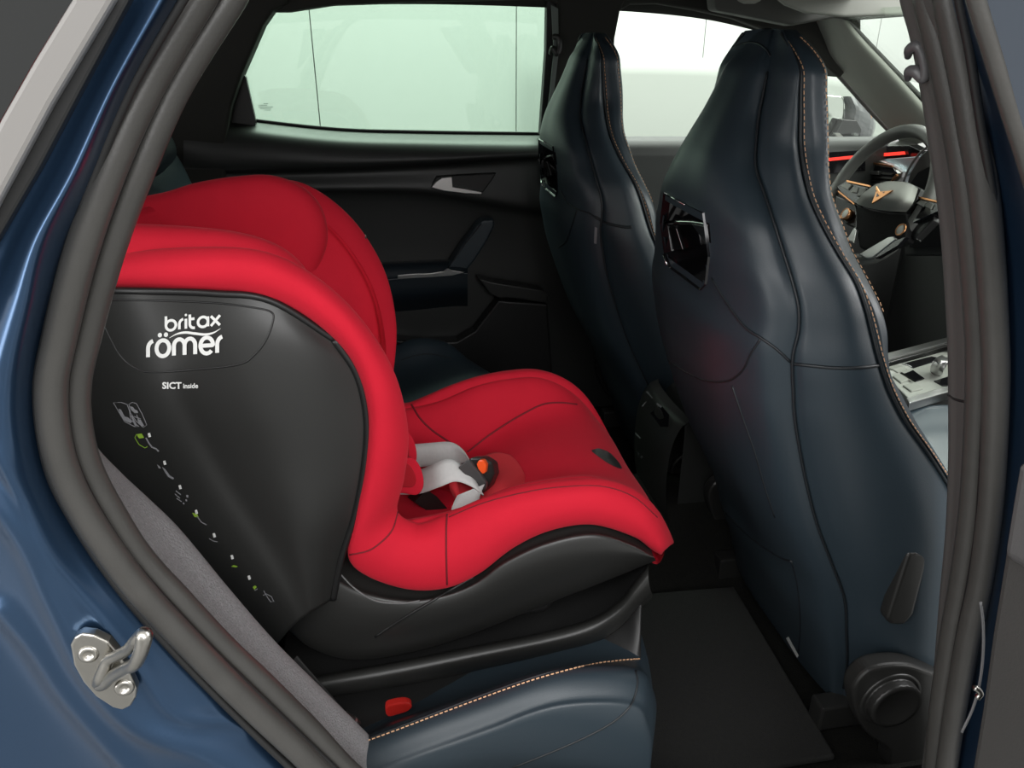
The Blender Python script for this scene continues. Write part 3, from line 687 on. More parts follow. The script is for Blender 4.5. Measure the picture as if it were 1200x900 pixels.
# inner side pads: smooth upholstery from the wing edges down to the back pad
for s_ in (1, -1):
    rows = []
    for k in range(4, 12):
        p = Vector(at(*IE[k], YI[k])) if k < len(IE) else None
        q_ = V(p.x-.04, 1.05+s_*.165, p.z-.02); 
        e = V(p.x-.02, 1.05+s_*(1.05-p.y-.055), p.z-.012)
        rows.append([e, e.lerp(q_, .5)+V(.004, 0, .006), q_, V(p.x-.11, 1.05+s_*.12, p.z-.05)])
    gmesh('side_pad', net(rows, 20, 40), red, cs)
# seams on the pad, far side
seam('seam', [(676,474),(656,472),(636,474),(615,484),(596,495),(572,511),(548,530)], pt, .0018, redseam, cs)
seam('seam', [(482,474),(492,490),(506,504),(522,515),(540,527)], pt, .0018, redseam, cs)
# headrest with two wings, each a pad following the outline HP
HP = [(30,264),(110,261),(160,261),(220,264),(280,271),(326,286),(356,310),(370,340),(372,372),(362,404)]
def hr(s_, dz=0):
    base = [Vector(at(x, y, .895)) for x, y in HP]
    cx = V(-.24, 0, .74)
    rows = []
    for k_, p in enumerate(base):
        dzk = dz-(.050*max(0, 1-k_/4.2)**1.2 if dz else 0)
        c = V(p.x, 0, p.z); d = (c-cx); d.normalize()      # outward in the side view
        Yc = 1.05-s_*(1.05-.895)
        prof = [(-.004, -.24), (-.022, -.13), (-.034, -.05), (-.030, -.016), (-.014, -.002), (.006, -.003), (.020, -.018), (.026, -.05), (.020, -.12), (.006, -.17)]
        rows.append([V(p.x+d.x*h, Yc+s_*w, p.z+d.z*h+dzk) for w, h in prof])
    f = rows[0]; rows.insert(0, [V(p.x-.045-.5*s_*(Yc-p.y)*-1, 1.05, p.z-.004) for p in f])
    return net(rows, 40, 80)
gmesh('headrest_wing', hr(1), red, cs)
gmesh('headrest_wing', hr(-1, .014), red, cs)
rows = []
for x, z in ((-.30, .84), (-.27, .85), (-.22, .83), (-.17, .76), (-.14, .68)):
    rows.append([V(x+.05, .90, z), V(x+.02, .95, z), V(x, 1.05, z), V(x+.02, 1.15, z), V(x+.05, 1.20, z)])
hpad = gmesh('headrest_pad', net(rows, 30, 40), red, cs); solid(hpad, .03)
# lower bucket below the red cover
UE = [(372,640),(392,668),(430,688),(480,697),(520,692),(556,678),(592,652),(640,630),(694,620),(738,634),(766,652)]
LE = [(330,730),(362,758),(402,772),(440,772),(500,760),(556,742),(606,722),(656,702),(700,685),(742,668),(768,656)]
rows = []
for (a, b) in zip(UE, LE):
    A, D = at(*a, .85), at(*b, .875)
    B = at(a[0]*.85+b[0]*.15, a[1]*.85+b[1]*.15, .832); C = at(a[0]*.4+b[0]*.6, a[1]*.4+b[1]*.6, .834)
    rows.append([A+V(0, .05, .01), A, B, C, D, D+V(0, .05, -.01)])
Gk = net(rows, 36, 120)
bk = gmesh('lower_shell', Gk, blk_sat, cs); Gk2 = Gk.copy(); Gk2[..., 1] = 2.1-Gk2[..., 1]; gmesh('lower_shell', Gk2, blk_sat, cs)
bkt = [bvh(bk)]
seam('shell_groove', [(398,672),(416,690),(440,704),(470,707),(492,704)], bkt, .0016, mat('lit_edge_grey', (.10, .10, .10), .4), cs)  # paler cord paints the lit edge of the recess
seam('shell_groove', [(555,676),(530,690),(500,708),(470,726),(440,746)], bkt, .0022, blk, cs)
# underside between the two lower shells
rows = [[Vector(p)+V(0, .02, 0), V(p[0], 1.05, p[2]+.01), mir(Vector(p)+V(0, .02, 0))] for p in Gk[::6, -1]]
gmesh('seat_underside', net(rows, 12, 40), blk, cs)
# front cup slot in the seat pad
decal_pts = [(697,527),(704,525),(716,528),(726,534),(735,546),(730,548),(716,543),(702,534)]
def decal3(name, pxs, trees, m, parent, lift=.0015):
    P = [drop(x, y, trees, lift) for x, y in pxs]
    P = [p for p in P if p is not None]
    if len(P) < 3: return None
    return mk(name, P, [tuple(range(len(P)))], m, parent, smooth=False)
def dropnet(name, ca, cb, trees, m, parent, n=14, k=6, lift=.002):
    a_ = crs([(x, y, 0) for x, y in ca], n); b_ = crs([(x, y, 0) for x, y in cb], n); rows = []
    for i in range(k+1): rows.append([drop(*(a_[j]*(1-i/k)+b_[j]*i/k)[:2], trees, lift) for j in range(n)])
    if any(p is None for r in rows for p in r): print('dropnet miss', name); return None
    return gmesh(name, np.array([[tuple(p) for p in r] for r in rows]), m, parent)
dropnet('front_opening', [(693,527.5),(702,525.5),(714,530),(724,540),(729,548)], [(694,529.5),(702,535.5),(712,542.5),(721,547),(728,549.5)], pt, blk_sat, cs)
# base
TR = [(330,802),(385,792),(470,777),(560,759),(640,743),(692,728),(724,708),(744,684),(760,664)]
TH = [14, 18, 20, 20, 20, 20, 20, 22, 26]
rows = []
for (x, y), h in zip(TR, TH):
    rows.append([at(x, y-4, .90), at(x, y-3, .872), at(x, y, .852), at(x, y+h*.55, .840), at(x+2, y+h, .842), at(x+4, y+h+6, .856), at(x+4, y+h+10, .90)])
Gt = net(rows, 28, 110); gmesh('base_rim', Gt, blk_sat, cs); Gt2 = Gt.copy(); Gt2[..., 1] = 2.1-Gt2[..., 1]; gmesh('base_rim', Gt2, blk_sat, cs)
rows = []
for i, ((x, y), h) in enumerate(zip(TR, TH)):
    p = at(x+2, y+h+4, .86); zb = max(.262, p.z-.09); k = (0, 0, 0, -.012, -.022, -.026, -.020, .012, .045)[i]; p.x -= .015*max(0, k)/.045
    rows.append([p, V(p.x, .815+k*.7, (p.z+zb)/2), V(p.x-.01, .800+k, zb), V(p.x-.01, 1.05, zb), V(p.x-.01, 1.300-k, zb), V(p.x, 1.285-k*.7, (p.z+zb)/2), V(p.x, 1.24, p.z)])
gmesh('base_body', net(rows, 40, 60), blk, cs)
rows = [[at(x, y-3, .875), V(at(x, y-3, .875).x, 1.05, at(x, y-3, .875).z+.02), mir(at(x, y-3, .875))] for x, y in TR]
gmesh('base_deck', net(rows, 16, 60), blk, cs)
box('swivel_block', (.06, 1.05, .37), (.34, .30, .09), blk, cs, bev=.03, seg=4)
prism('release_lever', pxr([(452,830),(460,826),(475,824),(483,828),(478,834),(466,838),(454,840)], .796, 20), (0, .012, 0), redpl, cs, .002)
# harness: crotch pad, buckle, webbing, shoulder pads
def strap(name, pts, w, m, parent, wid=(0, 1, 0), t=.002):
    P = crs(pts, 40); rows = []
    W_ = [np.array(x) for x in wid] if isinstance(wid, list) else None
    for i, p in enumerate(P):
        d = np.array(wid, float) if W_ is None else W_[0]*(1-i/39)+W_[1]*(i/39)
        d = d/np.linalg.norm(d); rows.append([p-d*w/2, p-d*w/4, p+d*w/4, p+d*w/2])
    o = gmesh(name, np.array(rows), m, parent); solid(o, t, 0); return o
def A(px, py, Y): return at(px, py, Y)
bpd = net([[A(535,562,0.965),A(540,546,1.025),A(562,536,1.055),A(580,530,1.065),A(598,533,1.055)],
           [A(536,575,0.955),A(548,560,0.985),A(572,548,1.015),A(594,540,1.035),A(606,541,1.035)],
           [A(540,590,0.940),A(562,578,0.955),A(588,566,0.965),A(606,556,0.995),A(614,554,1.005)],
           [A(560,600,0.930),A(580,592,0.935),A(602,580,0.950),A(614,570,0.975),A(618,566,0.995)],
           [A(570,612,0.925),A(590,604,0.925),A(610,590,0.945),A(618,578,0.975),A(622,572,0.995)]], 30, 30)
cp = gmesh('crotch_pad', bpd, mat('salmon_red_cloth', (.60, .035, .045), .85, spec=.2, sheen=.15, bump=.18, bscale=900), cs); solid(cp, .012)
cr2 = net([[A(510,572,1.02),A(522,575,1.0),A(532,580,.985)],[A(505,578,1.02),A(518,588,1.0),A(530,592,.985)],[A(510,592,1.01),A(522,598,.99),A(534,600,.98)]], 12, 12)
solid(gmesh('crotch_pad_flap', cr2, red, cs), .008)
prism('buckle', [A(x, y, .945) for x, y in [(538,545),(552,536),(566,536),(577,543),(579,556),(573,570),(564,580),(554,577),(546,560)]], (.012, .022, -.01), blk_sat, cs, .004, 3)
prism('buckle_button', [A(x, y, .938) for x, y in [(561,539),(566,539),(570,545),(569,554),(565,556),(560,550),(558,544)]], (.006, .012, -.004), orange, cs, .002, 2)
prism('buckle_tongue', [A(x, y, .935) for x, y in [(536,548),(549,538),(556,548),(563,556),(570,566),(569,574),(562,578),(556,570),(546,558)]], (.004, .008, -.003), mat('tongue_grey', (.06, .06, .06), .3), cs, .002, 2)
strap('harness_strap', [A(470,535,1.06), A(488,534,1.05), A(510,532,1.04), A(532,531,1.03), A(546,538,1.01), A(556,550,.99)], .036, web, cs, [(.05, .55, .75), (-.3, .6, .5)])
strap('harness_strap', [A(466,566,1.0), A(490,565,.975), A(512,557,.945), A(530,551,.94), A(548,558,.935), A(560,569,.93)], .034, web, cs, [(.05, .5, .8), (-.3, .6, .45)])
strap('harness_strap', [A(546,618,.90), A(544,602,.905), A(546,588,.912), A(552,574,.925)], .042, web, cs, [(1, .2, .15), (1, .25, .2)])
for dx_, dy_ in ((0, 0), (-8, -32)):
    Y = .955 if dy_ == 0 else 1.0
    pad = pxr([(440+dx_,530+dy_),(468+dx_,536+dy_),(486+dx_,538+dy_),(495+dx_,552+dy_),(497+dx_,570+dy_),(490+dx_,580+dy_),(476+dx_,579+dy_),(452+dx_,572+dy_)], Y, 30)
    o = prism('shoulder_pad', pad, (-.01, .02, -.004), red, cs, .006, 3)
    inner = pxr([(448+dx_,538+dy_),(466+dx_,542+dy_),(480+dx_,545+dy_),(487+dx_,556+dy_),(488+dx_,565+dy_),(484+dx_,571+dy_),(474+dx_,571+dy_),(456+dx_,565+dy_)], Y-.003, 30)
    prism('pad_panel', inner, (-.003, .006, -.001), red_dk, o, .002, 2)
prism('harness_slot', [A(x, y, .985) for x, y in [(486,588),(500,574),(512,582),(526,598),(524,610),(505,602)]], (-.01, .03, -.01), blk, cs)
# buckle tab on the far wing
box('belt_guide', tuple(at(427, 284, 1.27)), (.008, .02, .022), blk_sat, cs, bev=.002)
box('guide_mark', tuple(at(427, 284, 1.262)), (.004, .006, .010), white_print, cs, bev=.001)

# ------------------------------------------------------------------ far rear door
fd = thing('rear_door', 'closed black-lined rear door under the green tinted window, with silver inner handle', 'door', (.2, 2.1, .06))
X_ = [215, 300, 400, 500, 600, 680, 728]
tab_ = [([129,142,152.5,155.5,157,158,159], 2.150), ([134,146,156.5,159.5,160.5,161.5,162.5], 2.125), ([150,158,167,169,169,169,169], 2.085), ([172,178,184,183,179,177,176], 2.066), ([197,197,195,191,185,183,182], 2.068), ([204,204,202,198,193,191,190], 2.096),
        ([222,222,221,222,236,244,246], 2.086), ([236,235,233,236,252,262,264], 2.104), ([280,280,280,280,290,296,300], 2.112), ([340]*7, 2.112), ([420]*7, 2.115), ([500]*7, 2.115), ([640]*7, 2.11)]
G = net([[at(x, y, Y) for x, y in zip(X_, ys)] for ys, Y in tab_], 70, 140)
dp = gmesh('door_lining', G, blk_soft, fd); dpt = [bvh(dp)]
tube('window_strip', crs([at(x, y-1, 2.146) for x, y in zip(X_, tab_[0][0])], 50), .004, rubber_dk, fd)
prism('window_filler', pxo([(284,86),(288,90),(300,143),(298,150),(262,150),(266,130)], 2.12), (0, .02, 0), blk_sat, fd, .002)
prism('window_pane', pxo([(205,160),(250,90),(290,40),(318,-8),(400,-30),(655,-30),(652,170)], 2.155), (0, .004, 0), gl_rear, fd)
prism('handle_recess', pxo([(506,217),(512,207),(540,205),(582,203),(576,212),(566,226),(520,224)], 2.078), (0, .03, 0), blk, fd, .003)
prism('inner_handle', pxo([(505,220),(511,213),(518,208),(530,207),(531,219),(545,221),(566,225),(564,228),(545,227),(520,224)], 2.066), (0, .012, 0), satin, fd, .002)
G = net([[at(x, y0, 2.112), at(x, y0+3, 2.06), at(x, y1, 2.035), at(x, y1+4, 2.032), at(x, y1+24, 2.045), at(x, y1+40, 2.11)] for x, y0, y1 in ((380,308,328),(430,308,327),(480,306,324),(530,304,319),(548,308,319))], 24, 30)
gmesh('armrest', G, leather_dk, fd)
prism('armrest_trim', pxo([(466,323),(480,321.5),(505,320.5),(520,318),(524,315),(530,317),(545,319),(530,323),(505,325),(466,327)], 2.028), (0, .006, 0), satin, fd, .001)
prism('pull_handle', pxo([(521,318),(540,290),(560,263),(566,258),(579,257),(580,264),(572,281),(556,306),(546,318)], 2.045), (0, .05, 0), leather, fd, .006, 3)
tube('pull_handle_seam', crs([at(x, y, 2.042) for x, y in ((525,314),(545,286),(564,262))], 12), .0018, seamm, fd)
prism('pocket_lip', pxo([(560,326),(580,331),(612,336),(637,340),(643,348),(641,356),(600,350),(585,350),(574,345)], 2.05), (0, .05, 0), blk_sat, fd, .005, 3)
prism('door_pocket', pxo([(584,352),(642,356),(650,480),(430,480),(440,396),(500,402),(536,400),(556,388)], 2.062), (0, .05, 0), blk, fd, .006, 3)
# faint glass marking in the corner of the rear window
vs, fs = [], []
random.seed(2)
for r_, (x0, x1) in enumerate(((309, 314), (303, 313), (303, 319), (305, 318), (310, 316))):
    x = x0; y = 121+r_*1.9
    while x < x1:
        w = random.uniform(.8, 2.2); o_ = len(vs)
        vs += pxo([(x, y), (x+w, y), (x+w, y+.9), (x, y+.9)], 2.1535); fs.append((o_, o_+1, o_+2, o_+3)); x += w+.7
mk('glass_marking', vs, fs, mat('etched_mark', (.10, .16, .13), .6), fd, smooth=False)

# driver's door lining and exterior mirror beyond the front window
dd = thing('front_door', 'dark lining of the far front door below the clear side window', 'door', (1.0, 2.1, .06))
G = net([[at(x, 160+k*.02*(x-700)*0, 2.15), at(x, 166, 2.12), at(x, 178, 2.10), at(x, 200, 2.10), at(x, 300, 2.12), at(x, 480, 2.12)] for x in (732, 800, 900, 1000, 1062)], 60, 20)
gmesh('door_lining', G, mat('dark_grey_lining', (.03, .032, .03), .6, bump=.08, bscale=500), dd)
prism('light_strip', pxo([(930,189.5),(1012,181.2),(1012,184.6),(930,193)], 2.092), (0, .005, 0), redlamp, dd)
prism('strip_backing', pxo([(930,181),(1014,176),(1014,200),(930,206)], 2.094), (0, .006, 0), blk_gl, dd)
mr = thing('wing_mirror', 'grey exterior wing mirror seen through the far front window, above the red light strip', 'mirror', tuple(at(1000, 150, 2.36)))
Ym = 2.34
prism('mirror_glass', pxo([(955,110),(986,113),(989,117),(989,139),(978,158),(972,168),(950,168)], Ym), (.012, .01, 0), mat('mirror_face', (.80, .84, .80), .08, metal=1), mr, .002)
G = net([[at(988,113,Ym), at(990,126,Ym), at(989,140,Ym), at(978,160,Ym), at(974,168,Ym)], [at(996,113,Ym-.02), at(1002,127,Ym-.03), at(1000,141,Ym-.03), at(996,158,Ym-.02), at(990,168,Ym-.01)],
         [at(1008,117,Ym-.02), at(1014,131,Ym-.03), at(1012,146,Ym-.03), at(1008,160,Ym-.02), at(1004,168,Ym)], [at(1017,125,Ym), at(1024,138,Ym-.01), at(1024,150,Ym-.01), at(1021,160,Ym), at(1016,167,Ym+.01)],
         [at(1018,126,Ym+.06), at(1026,139,Ym+.06), at(1026,150,Ym+.06), at(1022,160,Ym+.06), at(1016,166,Ym+.06)]], 12, 12)
mh = gmesh('mirror_housing', G, mat('mirror_grey', (.16, .16, .17), .22, coat=.5), mr, smooth=False)
prism('mirror_lower', pxo([(989,140),(1004,141),(1010,152),(1006,166),(974,168),(978,160)], Ym-.034), (.0, .03, 0), mat('mirror_dark', (.03, .03, .032), .25), mr, .002)
prism('mirror_arm', pxo([(978,156),(984,156),(998,170),(990,172)], Ym-.045), (0, .01, 0), satin, mr)
prism('turn_lamp', pxo([(1018,136),(1021,133),(1022,138),(1019,143)], Ym-.022), (0, .008, 0), copper, mr)

# ------------------------------------------------------------------ dashboard
db = thing('dashboard', 'grey and black dashboard with red light strip and copper edged air vent', 'dashboard', (1.55, 1.41, .5))
G = net([[atX(x, y, X) for x, y, X in ((1016, y0-4, 1.53), (1012, y0, 1.50), (1012, y0+6, 1.475), (1012, y0+15, 1.48))] for y0 in (167,)]+
        [[atX(x, y, X) for x, y, X in ((x, y0-4, 1.53), (x, y0, 1.50), (x, y0+6, 1.475), (x, y0+15, 1.48))] for x, y0 in ((1030,166),(1050,165),(1066,167),(1076,173),(1079,179))], 16, 40)
gmesh('upper_pad', G, mat('grey_dash_pad', (.09, .092, .085), .6, bump=.1, bscale=500), db)
prism('light_strip', [atX(x, y, 1.462) for x, y in [(1011,181.2),(1030,179.8),(1058,177.5),(1059,181),(1030,183.5),(1011,185)]], (.006, 0, 0), redlamp, db)
prism('strip_backing', [atX(x, y, 1.47) for x, y in [(1012,172),(1030,171),(1066,170),(1078,176),(1076,184),(1030,192),(1012,196)]], (.03, 0, 0), blk_gl, db, .002)
prism('trim_panel', [atX(x, y, 1.46) for x, y in [(1018,190),(1040,186),(1078,183),(1074,196),(1064,206),(1052,214),(1030,206)]], (.03, 0, 0), mat('silver_blue_trim', (.30, .36, .40), .3, metal=.6), db, .002)
prism('vent_surround', [atX(x, y, 1.445) for x, y in [(1005,208),(1017,191),(1030,188),(1046,193),(1058,201),(1056,208),(1046,216),(1030,219),(1008,217)]], (.02, 0, 0), satin, db, .002)
prism('vent_cavity', [atX(x, y, 1.440) for x, y in [(1009,206),(1019,193),(1046,197),(1052,203),(1042,215),(1012,214)]], (.012, 0, 0), blk_gl, db)
for dy in (0, 5, 10): prism('vent_slat', [atX(x, y+dy, 1.436) for x, y in [(1012,200),(1046,203),(1045,205),(1012,202)]], (.012, 0, -.003), blk_sat, db)
prism('vent_tab', [atX(x, y, 1.430) for x, y in [(1017,200),(1030,201),(1029,205),(1016,204)]], (.008, 0, 0), satin, db, .001)
for P_ in ([(1005,200),(1008,199),(1011,213),(1008,213)], [(1046,208),(1050,204),(1051,206),(1043,214)], [(1018,189.5),(1045,194),(1045,196),(1018,191.5)]):
    prism('vent_edge', [atX(x, y, 1.434) for x, y in P_], (.006, 0, 0), copper, db)
prism('instrument_hood', [atX(x, y, 1.36) for x, y in [(1058,250),(1060,222),(1066,202),(1078,182),(1092,170),(1120,160),(1150,160),(1150,300),(1060,300)]], (.12, 0, 0), blk_soft, db, .006, 3)
tube('hood_edge', crs([atX(x, y, 1.355) for x, y in [(1056,222),(1064,200),(1076,182),(1090,170),(1110,160)]], 24), .003, grey_trim, db)
prism('instrument_screen', [atX(x, y, 1.352) for x, y in [(1066,216),(1076,202),(1092,194),(1140,186),(1140,290),(1066,290)]], (.004, 0, 0), blk_gl, db)
box('dash_body', (1.62, 1.36, .45), (.24, 1.30, .50), blk_soft, db, bev=.03)

# ------------------------------------------------------------------ steering wheel
WC = V(1.20, 1.72, .775); tl = .43
WN = V(-math.cos(tl), 0, math.sin(tl)); WU = V(0, 1, 0); WW = WN.cross(WU)
sw = thing('steering_wheel', 'dark grey flat-bottomed steering wheel with copper emblem on its hub', 'steering wheel', tuple(WC))
ring = [WC+(WU*math.cos(a)+WW*math.sin(a))*.170*(1-(.10*max(0, -(math.sin(a)*WW.z/abs(WW.z)))**6)) for a in np.linspace(0, 2*math.pi, 80, endpoint=False)]
tube('rim', ring, [.0155, .0155], mat('wheel_leather', (.085, .088, .08), .5, bump=.08, bscale=600), sw, n=14, closed=True, hint=tuple(WN))
def wp(px, py, off=0): return onplane(px, py, WC+WN*off, WN)
def wpr(name, pts, off, th, m, par, bev=.003): return prism(name, [wp(x, y, off) for x, y in pts], -WN*th, m, par, bev, 2)
# hub pad: domed grid
hubm = mat('hub_grey', (.22, .225, .20), .55, bump=.08, bscale=500)
HR = [[(1003,236),(1012,226),(1026,216)],[(1006,240),(1022,228),(1040,212.5)],[(1022,244.5),(1040,231),(1056,213)],[(1042,247.5),(1056,236),(1068,216)],[(1062,248.5),(1070,238),(1076,221)]]
HO = [[.02,.03,.02],[.035,.055,.035],[.04,.06,.04],[.035,.055,.035],[.02,.03,.02]]
hub = gmesh('hub_pad', net([[wp(x, y, o) for (x, y), o in zip(r, h)] for r, h in zip(HR, HO)], 24, 24), hubm, sw)
wpr('hub_lower', [(1003,240),(1022,246),(1042,249),(1062,249.5),(1064,262),(1060,280),(1040,288),(1020,294),(1007,290),(1003,268)], .018, .03, mat('hub_black', (.008, .008, .008), .75, spec=.15), sw, .004)
wpr('hub_back', [(1000,238),(1026,215),(1060,212),(1078,220),(1070,240),(1062,252)], .005, .03, blk, sw, .004)
for nm, P_ in (('button_pod', [(980,219),(992,211),(1020,217),(1010,232),(1003,239),(990,232)]), ('button_pod', [(1066,250),(1068,242),(1077,230),(1100,235),(1104,246),(1068,262)])):
    pd = wpr(nm, P_, .012, .025, blk_gl, sw, .002)
wpr('button', [(985,218),(992,214),(998,216),(993,222)], .016, .006, hubm, sw, .001); wpr('button', [(999,219),(1006,219),(1004,226),(997,225)], .016, .006, hubm, sw, .001)
wpr('button', [(1007,220),(1014,220),(1010,229),(1004,230)], .016, .006, hubm, sw, .001)
wpr('button', [(1073,238),(1079,234),(1086,236),(1081,242)], .016, .006, light_trim, sw, .001); wpr('button', [(1083,241),(1088,237),(1093,239),(1090,245)], .016, .006, light_trim, sw, .001)
wpr('copper_line', [(992,211),(1019,217),(1019,219),(992,213)], .018, .004, copper, sw, 0); wpr('copper_line', [(1076,230),(1098,235),(1098,237),(1076,232)], .018, .004, copper, sw, 0)
wpr('copper_line', [(982,223),(1001,238),(1001,240),(982,225)], .018, .004, copper, sw, 0)
wpr('spoke', [(978,228),(1003,240),(1004,268),(990,262),(978,246)], .002, .02, blk, sw)
wpr('spoke', [(1064,258),(1096,246),(1094,258),(1072,280),(1060,276)], .002, .02, blk, sw)
wpr('silver_spoke', [(1006,298),(1040,278),(1047,277),(1050,280),(1022,302),(1014,302)], .030, .01, satin, sw, .002)
wpr('silver_spoke', [(993,279),(1001,266),(1003,269),(1000,284),(994,282)], .030, .01, satin, sw, .002)
wpr('spoke_gap', [(1020,301),(1049,282),(1062,277),(1052,288),(1028,302)], .028, .01, blk_gl, sw, .001)
for (x, y) in ((992, 251), (1057, 270)):
    c = wp(x, y, .014)
    lathe('round_button', c, WN, [(.0150, -.014), (.0150, .004), (.0135, .006), (.0118, .006), (.0115, .004)], copper, sw, n=28)
    lathe('button_face', c+WN*.0035, WN, [(.0116, -.004), (.0116, .001), (.010, .002), (.0001, .002)], mat('button_silver', (.5, .51, .46), .4), sw, n=28)
# emblem: three-pointed copper mark
E_ = [(1026.5,217.8),(1031,224.4),(1046,222.8),(1034,231),(1021.2,238.6),(1025.6,227)]
hb_ = [bvh(hub)]
def lift3(px, py, up): 
    return wp(px, py, .058+up)
emb = prism('emblem', [lift3(x, y, .003) for x, y in E_], -WN*.004, copper, sw, .0005, 1)
for P_ in ([(1027.5,226),(1030.2,229.3),(1026.6,231)], [(1025.8,222.5),(1027.6,223.3),(1026.6,225)], [(1034,224.8),(1037,224.8),(1034.5,226.3)]):
    mk('emblem_cut', [lift3(x, y, .0036) for x, y in P_], [(0, 1, 2)], blk_gl, sw, smooth=False)

# ------------------------------------------------------------------ centre console
cc = thing('center_console', 'grey centre console between the front seats, with gear selector in front and rear air vents', 'console', (1.0, 1.41, .06))
zt = .44
G = net([[V(x, 1.345, .10), V(x, 1.345, z-.04), V(x, 1.35, z-.006), V(x, 1.36, z), V(x, 1.41, z+.004), V(x, 1.462, z), V(x, 1.472, z-.006), V(x, 1.478, z-.04), V(x, 1.478, .10)] for x, z in ((.60, .40), (.62, .44), (.72, .455), (.86, .45), (1.0, .43), (1.2, .425), (1.45, .44))], 60, 40)
gmesh('console_body', G, blk_soft, cc)
cf = gmesh('console_back', net([[V(x, 1.305, z), V(x-.008, 1.335, z), V(x-.012, 1.41, z), V(x-.008, 1.485, z), V(x, 1.515, z)] for x, z in ((.60, .43), (.575, .415), (.558, .37), (.553, .30), (.56, .22), (.58, .15), (.60, .10))], 30, 30), blk_sat, cc)
cft = [bvh(cf)]
def onc(name, pts, m, lift=.002, par=cc): return decal(name, pts, cft, m, par, lift)
vent = onc('rear_vent', [(749,470),(760,456),(772,462),(782,486),(766,492),(752,482)], blk_gl, .003)
onc('rear_vent', [(762,484),(774,474),(784,486),(783,500),(774,500)], blk_gl, .003)
for P_ in ([(758,458),(765,466),(764,467),(757,459)], [(770,472),(776,476),(775,478),(769,474)], [(752,476),(757,470),(758,471),(753,477)]): onc('vent_tab', P_, grey_print, .004)
onc('socket_panel', [(735,494),(742,484),(766,510),(762,524),(750,520),(738,508)], blk_gl, .003)
onc('socket_mark', [(745,507),(751,513),(750,514.5),(744,508.5)], grey_print, .004)
for x in (740, 747, 751): onc('heater_mark', [(x,524+(x-740)*.9),(x+2,524+(x-740)*.9),(x+2,527+(x-740)*.9),(x,527+(x-740)*.9)], mat('dim_mark', (.08, .08, .085), .5), .004)
ctop = mat('console_silver_grey', (.30, .31, .28), .42, metal=.2)
def zp(pts, z): return [atZ(x, y, z) for x, y in pts]
def zpr(name, pts, z, th, m, bev=.002): return prism(name, zp(pts, z), (0, 0, -th), m, cc, bev, 2)
zpr('top_plate', [(1030,428),(1120,404),(1125,452),(1064,466),(1046,448),(1030,436)], .450, .02, ctop)
zpr('side_rail', [(1030,416),(1125,391),(1125,397),(1030,423)], .470, .02, satin)
zpr('side_rail', [(1030,427),(1125,401),(1125,406),(1030,432)], .464, .02, chrome)
zpr('side_rail', [(1062,466),(1125,448),(1125,455),(1066,472)], .458, .02, satin)
zpr('tray_recess', [(1060,425),(1092,415),(1102,421),(1070,431)], .452, .006, blk_gl)
zpr('tray_recess', [(1058,438),(1070,433),(1084,443),(1074,447)], .452, .006, blk_gl)
zpr('tray_recess', [(1094,446),(1125,436),(1125,452),(1104,452)], .452, .006, blk_gl)
zpr('button', [(1046,440),(1056,437),(1066,444),(1056,448)], .454, .008, light_trim); zpr('button', [(1058,451),(1072,447),(1082,455),(1068,458)], .454, .008, light_trim)
zpr('button', [(1042,430),(1056,426),(1064,432),(1052,436)], .453, .008, light_trim)
zpr('chrome_edge', [(1054,437),(1057,436),(1075,447),(1072,448)], .455, .006, chrome, 0)
gs = net([[atZ(x, y, z) for x, y, z in r] for r in ([(1090,436,.452),(1091,428,.475),(1096,420,.492),(1104,416,.492)], [(1096,440,.452),(1097,432,.478),(1102,424,.498),(1110,419,.498)], [(1104,440,.452),(1106,434,.478),(1112,424,.496),(1118,420,.492)])], 14, 14)
o = gmesh('gear_selector', gs, satin, cc); solid(o, .01)

# ------------------------------------------------------------------ lettering and marks on the child seat shell
def arc(cx, cy, r, a0, a1, n=16, ry=None):
    ry = r if ry is None else ry
    return [(cx+r*math.cos(R(a0+(a1-a0)*i/n)), cy+ry*math.sin(R(a0+(a1-a0)*i/n))) for i in range(n+1)]
GL = {  # strokes in units of x-height, plus advance
 'b': ([[(0, 1.45), (0, .5)], arc(.5, .5, .5, 180, 540, 30)], 1.36),
 'r': ([[(0, 0), (0, .52)]+arc(.48, .52, .48, 180, 100, 10)], .66),
 'i': ([[(0, 0), (0, 1.0)], arc(0, 1.38, .05, 0, 360, 10)], .40),
 't': ([[(0, 1.38), (0, .42)]+arc(.42, .42, .42, 180, 270, 8)+[(.52, 0)], [(0, .92), (.48, .92)]], .84),
 'a': ([arc(.5, .5, .5, 0, 360, 30), [(1.0, 1.0), (1.0, 0)]], 1.30),
 'x': ([[(0, 1.0), (.92, 0)], [(.92, 1.0), (0, 0)]], 1.1),
 'o': ([arc(.5, .5, .5, 0, 360, 30), arc(.26, 1.34, .07, 0, 360, 10), arc(.74, 1.34, .07, 0, 360, 10)], 1.34),
 'm': ([[(0, 0), (0, .58)]+arc(.42, .58, .42, 180, 0, 14)+[(.84, 0)], [(.84, .58)]+arc(1.26, .58, .42, 180, 0, 14)+[(1.68, 0)]], 2.05),
 'e': ([[(.02, .5), (.98, .5)]+arc(.5, .5, .5, 0, 318, 26)], 1.30),
}
